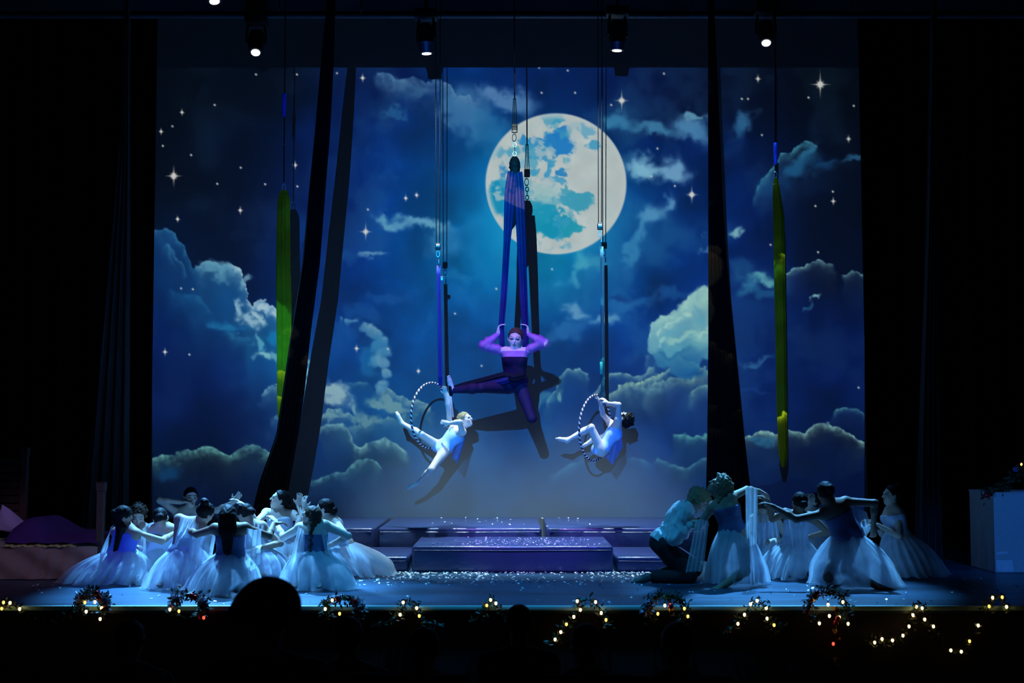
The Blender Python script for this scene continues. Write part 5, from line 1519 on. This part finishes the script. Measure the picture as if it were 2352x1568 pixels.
pil = tag(MB().grid(pillow, 20, 14).build('pillow', pbr('lilac_pillow', (.55, .48, .92), .8)), 'lilac pillow corner leaning against the bed headboard', 'pillow')
md = pil.modifiers.new('thickness', 'SOLIDIFY'); md.thickness = .08; md.offset = 0

# ------------------------------------------------------------------ clothed table at the right
YT = 15.4
tx = lambda px: P(px, 1200, YT).x
zt = P(2320, 1130, YT).z
tb = empty('clothed_table', (tx(2380), YT + .4, 0), 'tall table under a plain pale cloth at the far right of the stage', 'table')
CLO = pbr('table_cloth', (.50, .52, .56), .85, bump=.08)
def cloth_side(u, v):
    # runs round three sides
    x0, x1, y0, y1 = tx(2283), tx(2520), YT, YT + .8
    per = [(x0, y1), (x0, y0), (x1, y0), (x1, y1)]
    s = u * 3; i = min(int(s), 2); t = s - i
    x = per[i][0] + (per[i + 1][0] - per[i][0]) * t; y = per[i][1] + (per[i + 1][1] - per[i][1]) * t
    return (x + .006 * math.sin(y * 20) * v, y + .008 * math.sin(x * 14) * v, .006 + (zt - .006) * (1 - v))
MB().grid(cloth_side, 91, 8).build('cloth_skirt', CLO, tb)
MB().box((tx(2283) - .01, YT - .01, zt - .02), (tx(2520) + .01, YT + .81, zt), .005).build('cloth_top', CLO, tb)
MB().grid(lambda u, v: (tx(2285) + .19 * u + .01 * v, YT - .012, .02 + .13 * (1 - v)), 3, 3).build('taped_patch', pbr('pale_tape', (.75, .78, .85), .6), tb)
MB().grid(lambda u, v: (tx(2286) + .13 * u, YT - .011, .215 + .025 * (1 - v) + .012 * u), 3, 2).build('tape_strip', pbr('pale_tape', (.75, .78, .85), .6), tb)

# ------------------------------------------------------------------ greenery, ornaments and fairy lights along the stage edge
LEAF = pbr('garland_leaf', (.02, .05, .02), .5, var=.4, scale=40)
LEAF_W = pbr('lamplit_leaf', (.42, .40, .52), .45, var=.3, scale=40)  # white and purple light on the leaves put into a pale colour
RED = pbr('red_ornament', (.55, .01, .02), .2, var=.1)
GOLD = pbr('gold_ribbon', (.75, .42, .12), .3, .6)
BULB = glow('warm_bulb', (1.0, .60, .24), 5.0)
BULB_R = glow('red_bulb', (1.0, .04, .02), 4.0)
BULB_D = glow('dim_bulb', (1.0, .55, .12), 2.2)
WIRE = pbr('green_wire', (.02, .035, .02), .6)
YG = 12.30
bulb_me = None
def add_bulb(root, px, py, mat, Y=YG, r=.013):
    c = P(px, py, Y)
    b = MB(); b.ball(c, (r, r, r * 1.35), 10, 8)
    o = b.build('bulb', mat, root)
    MB().tube([c + Vector((0, 0, r * 1.2)), c + Vector((0, 0, r * 2.3))], r * .55, 8).build('bulb_cap', WIRE, o)
def needles(root, pts, n, spread, size, mat, name='garland'):
    mb = MB()
    pts = [Vector(p) for p in pts]
    for i in range(n):
        s = random.random() * (len(pts) - 1); k = min(int(s), len(pts) - 2)
        p = pts[k].lerp(pts[k + 1], s - k) + Vector((random.gauss(0, spread), random.gauss(0, spread * .7), random.gauss(0, spread)))
        d = Vector((random.gauss(0, 1), random.gauss(0, .7), random.gauss(0, 1))).normalized()
        e = d.orthogonal().normalized() * size * .22
        L = size * random.uniform(.6, 1.3)
        mb.add([p, p + d * L * .5 + e, p + d * L, p + d * L * .5 - e], [(0, 1, 2, 3)])
    o = mb.build(name, mat, root, smooth=False)
    o['kind'] = 'stuff'
    return o
def light_string(pts, bulbs, label, dens=14, Y=YG):
    root = empty('fairy_light_string', P(pts[0][0], pts[0][1], Y), label, 'string lights', 'fairy light strings along the stage edge')
    W = [P(x, y, Y + .02) for (x, y) in pts]
    MB().tube(W, .004, 5).build('wire', WIRE, root)
    needles(root, W, dens * len(pts), .02, .05, LEAF)
    for b in bulbs:
        add_bulb(root, b[0], b[1], BULB if len(b) < 3 else (BULB_D if b[2] == 'd' else BULB_R), Y)
def wreath(cx, cy, rx, ry, label, bulbs, lamplit, reds, Y=YG - .02, golds=()):
    root = empty('garland_arch', P(cx, cy + ry, Y), label, 'garland', 'garland arches on the stage edge')
    arc = [P(cx + rx * math.cos(a), cy - ry * math.sin(a), Y) for a in [math.pi * (-.25 + 1.5 * i / 24) for i in range(25)]]
    MB().tube(arc, .012, 6).build('wire_frame', WIRE, root)
    needles(root, arc, 260, .022, .055, LEAF)
    for (a0, a1) in lamplit:
        needles(root, [P(cx + rx * math.cos(R(a)), cy - ry * math.sin(R(a)), Y - .02) for a in np.linspace(a0, a1, 6)], 90, .018, .055, LEAF_W, 'lamplit_leaves')
    for (x, y) in reds:
        MB().ball(P(x, y, Y - .05), .026, 12, 8).build('red_bauble', RED, root)
    for (x0, y0, x1, y1) in golds:
        a = P(x0, y0, Y - .05); b = P(x1, y1, Y - .06)
        MB().grid(lambda u, v: a.lerp(b, v) + Vector(((u - .5) * .045, .01 * math.sin(u * 6 + v * 8), 0)), 5, 10).build('gold_ribbon', GOLD, root)
    for b in bulbs:
        add_bulb(root, b[0], b[1], BULB if len(b) < 3 else (BULB_D if b[2] == 'd' else BULB_R), Y - .05)
light_string([(-30, 1400), (8, 1386), (24, 1384), (46, 1400), (70, 1420), (110, 1430), (150, 1415), (180, 1395)], [(23, 1384), (45, 1398), (8, 1383, 'd'), (4, 1397, 'd')], 'string of warm bulbs at the far left end of the stage edge')
wreath(213, 1388, 30, 28, 'garland arch with frosted leaves and red bauble at the far left', [(218, 1382), (233, 1396), (198, 1404), (230, 1421), (195, 1383, 'd')], [(95, 165), (0, 40)], [(222, 1362), (227, 1372)], golds=[(190, 1372, 210, 1366), (240, 1392, 236, 1404)])
wreath(432, 1392, 36, 27, 'garland arch in front of the dancer with the navy back', [(390, 1399), (411, 1403, 'd'), (468, 1418, 'r')], [(120, 165), (0, 30)], [(440, 1368), (448, 1372)])
wreath(787, 1398, 40, 24, 'garland arch with purple lamplit leaves beside the seated head', [(763, 1378), (747, 1398), (780, 1409, 'd')], [(0, 30)], [(776, 1374), (816, 1381)])
light_string([(850, 1440), (880, 1432), (908, 1420), (919, 1410), (926, 1384), (945, 1384), (957, 1396), (963, 1414), (985, 1430), (1020, 1440)], [(926, 1383), (919, 1411), (957, 1396), (963, 1414, 'd')], 'peak of warm bulbs below the left end of the sparkling step')
light_string([(1080, 1430), (1105, 1410), (1118, 1390), (1127, 1378), (1139, 1385), (1150, 1410), (1175, 1432)], [(1118, 1390, 'd'), (1127, 1377), (1139, 1385)], 'small cluster of three warm bulbs at mid stage')
light_string([(1250, 1480), (1275, 1468), (1288, 1451), (1301, 1433), (1318, 1416), (1333, 1400), (1326, 1380), (1345, 1376), (1368, 1382), (1381, 1407), (1392, 1423), (1405, 1440)], [(1275, 1468), (1288, 1451), (1301, 1433, 'd'), (1318, 1416), (1333, 1400), (1326, 1380), (1368, 1382), (1381, 1407), (1392, 1423, 'd')], 'tall peak of nine warm bulbs right of mid stage')
wreath(1530, 1402, 44, 36, 'dark garland arch with orange ribbon below the kneeling man', [(1511, 1409, 'd'), (1527, 1390), (1540, 1389, 'r'), (1572, 1397, 'd'), (1580, 1415, 'd')], [(140, 185)], [(1541, 1392)], golds=[(1520, 1369, 1536, 1374), (1540, 1396, 1545, 1414)])
light_string([(1660, 1450), (1695, 1432), (1710, 1411), (1724, 1387), (1739, 1379), (1752, 1386), (1760, 1396), (1762, 1420), (1778, 1435), (1800, 1440)], [(1695, 1432), (1710, 1411), (1724, 1387), (1739, 1379), (1760, 1396), (1762, 1420), (1778, 1435, 'd')], 'peak of seven warm bulbs left of the arch with red ribbon')
wreath(1900, 1396, 44, 40, 'large garland arch with red bow and gold ribbon tails', [(1902, 1388), (1936, 1382), (1905, 1414), (1882, 1431), (1948, 1432), (1928, 1417, 'd'), (1854, 1404, 'r'), (1914, 1478, 'r')], [(100, 160)], [(1876, 1362), (1854, 1404), (1924, 1420), (1920, 1430)], golds=[(1864, 1382, 1876, 1366), (1892, 1358, 1912, 1366), (1918, 1392, 1924, 1412), (1916, 1444, 1926, 1468), (1918, 1508, 1924, 1530)])
light_string([(1990, 1470), (2009, 1475), (2026, 1467), (2050, 1470), (2074, 1459), (2088, 1438), (2097, 1412), (2105, 1393), (2112, 1390), (2118, 1396), (2124, 1422), (2144, 1438), (2156, 1470), (2170, 1488), (2184, 1493), (2208, 1496), (2227, 1472), (2247, 1436), (2258, 1415)], [(2009, 1475), (2026, 1467), (2050, 1470), (2074, 1459), (2088, 1438), (2097, 1412), (2105, 1393), (2118, 1396), (2124, 1422), (2144, 1438), (2184, 1493), (2208, 1496), (2227, 1472, 'd'), (2247, 1436)], 'long swag of warm bulbs rising to a peak and dipping low at the right')
light_string([(2262, 1410), (2272, 1392), (2280, 1372), (2302, 1371), (2312, 1393), (2330, 1412)], [(2280, 1372), (2302, 1371, 'd'), (2272, 1392, 'd'), (2312, 1393)], 'little ring of warm bulbs below the clothed table')
root = empty('table_garland', P(2350, 1128, YT + .3), 'garland with a warm bulb and red bow on the clothed table', 'garland')
arc = [P(x, y, YT + .02) for (x, y) in ((2262, 1134), (2280, 1128), (2310, 1120), (2325, 1095), (2345, 1085), (2370, 1060))]
MB().tube(arc, .012, 6).build('wire_frame', WIRE, root)
needles(root, arc, 240, .03, .07, LEAF)
add_bulb(root, 2346, 1066, BULB_D, YT)
MB().ball(P(2266, 1138, YT - .05), (.05, .03, .025), 12, 8).build('red_bow', RED, root)
MB().ball(P(2333, 1078, YT), .035, 12, 8).build('blue_bauble', pbr('blue_bauble', (.05, .12, .4), .25), root)

# ------------------------------------------------------------------ people watching from the stalls
COAT = pbr('dark_coat', (.010, .010, .012), .9)
SEAT = pbr('seat_plush', (.03, .008, .010), .9)
def rake(Y): return .56 - .158 * Y
def watcher(px, pytop, Y, label, w=1.0, hat=False):
    top = P(px, pytop, Y); fz = rake(Y)
    hc = top - Vector((0, 0, .125))
    J = dict(head=hc, neck=hc - Vector((0, -.01, .17)), pelvis=Vector((hc.x, Y + .02, max(hc.z - .66, fz + .5))), sL=hc + Vector((-.17, .0, -.25)), sR=hc + Vector((.17, .0, -.25)))
    pz = J['pelvis'].z
    lg = {'R': (Vector((hc.x + .1, Y + .42, pz + .02)), Vector((hc.x + .1, Y + .40, pz - .36)), (0, 1, -.1)), 'L': (Vector((hc.x - .1, Y + .42, pz + .02)), Vector((hc.x - .1, Y + .40, pz - .36)), (0, 1, -.1))}
    ar = {'R': (Vector((hc.x + .22, Y + .05, pz + .15)), Vector((hc.x + .1, Y + .25, pz + .1)), None), 'L': (Vector((hc.x - .22, Y + .05, pz + .15)), Vector((hc.x - .1, Y + .25, pz + .1)), None)}
    f = Figure('spectator', label, J, (.05, 1, .02), 'tan', 1.0, .014, None, 1.0, ar, lg, group='spectators in the stalls')
    def coat(g):
        f.torso(g, .03); f.yoke(g, .03)
        for sd in 'LR': f.arm(g, sd, .02, .95)
    f.garment('coat', COAT, coat, h=.016)
    if hat:
        def cap(g):
            ax = (f.hr, f.hf, f.hu)
            g.ell(f.hp_(0, -.05, .16), (.125, .14, .11), ax, .02); g.ell(f.hp_(-.12, -.05, .05), (.12, .13, .08), ax, .03)
            g.cut(f.hp_(0, 0, -.12), -f.hu)
        f.garment('knitted_cap', COAT, cap, h=.01)
    f.hair(H_DK, 'lowbun')
    st = empty('theatre_seat', (hc.x, Y, fz), 'dark plush seat under the ' + label, 'seat', 'theatre seats')
    MB().box((hc.x - .25, Y - .20, pz - .20), (hc.x + .25, Y - .12, pz + .42), .03).build('backrest', SEAT, st)
    MB().box((hc.x - .24, Y - .12, pz - .20), (hc.x + .24, Y + .36, pz - .11), .03).build('seat_pad', SEAT, st)
    for sgn in (-1, 1):
        MB().box((hc.x + sgn * .27 - .025, Y - .15, pz + .08), (hc.x + sgn * .27 + .025, Y + .3, pz + .12), .008).build('armrest', SEAT, st)
        MB().box((hc.x + sgn * .27 - .02, Y - .1, fz), (hc.x + sgn * .27 + .02, Y + .2, pz + .08), .006).build('side_frame', COAT, st)
watcher(618, 1336, 5.0, 'spectator in a dark cap before the left group', hat=True)
watcher(1192, 1385, 8.2, 'spectator whose head just tops the stage edge at mid stage')
watcher(1347, 1428, 7.0, 'spectator below the tall peak of nine bulbs')
watcher(1556, 1424, 6.6, 'spectator below the arch with orange ribbon')
watcher(800, 1412, 7.4, 'spectator below the purple frosted arch')
watcher(975, 1436, 7.0, 'spectator below the left end of the sparkling step')
watcher(300, 1420, 7.6, 'spectator right of the frosted arch at the far left')
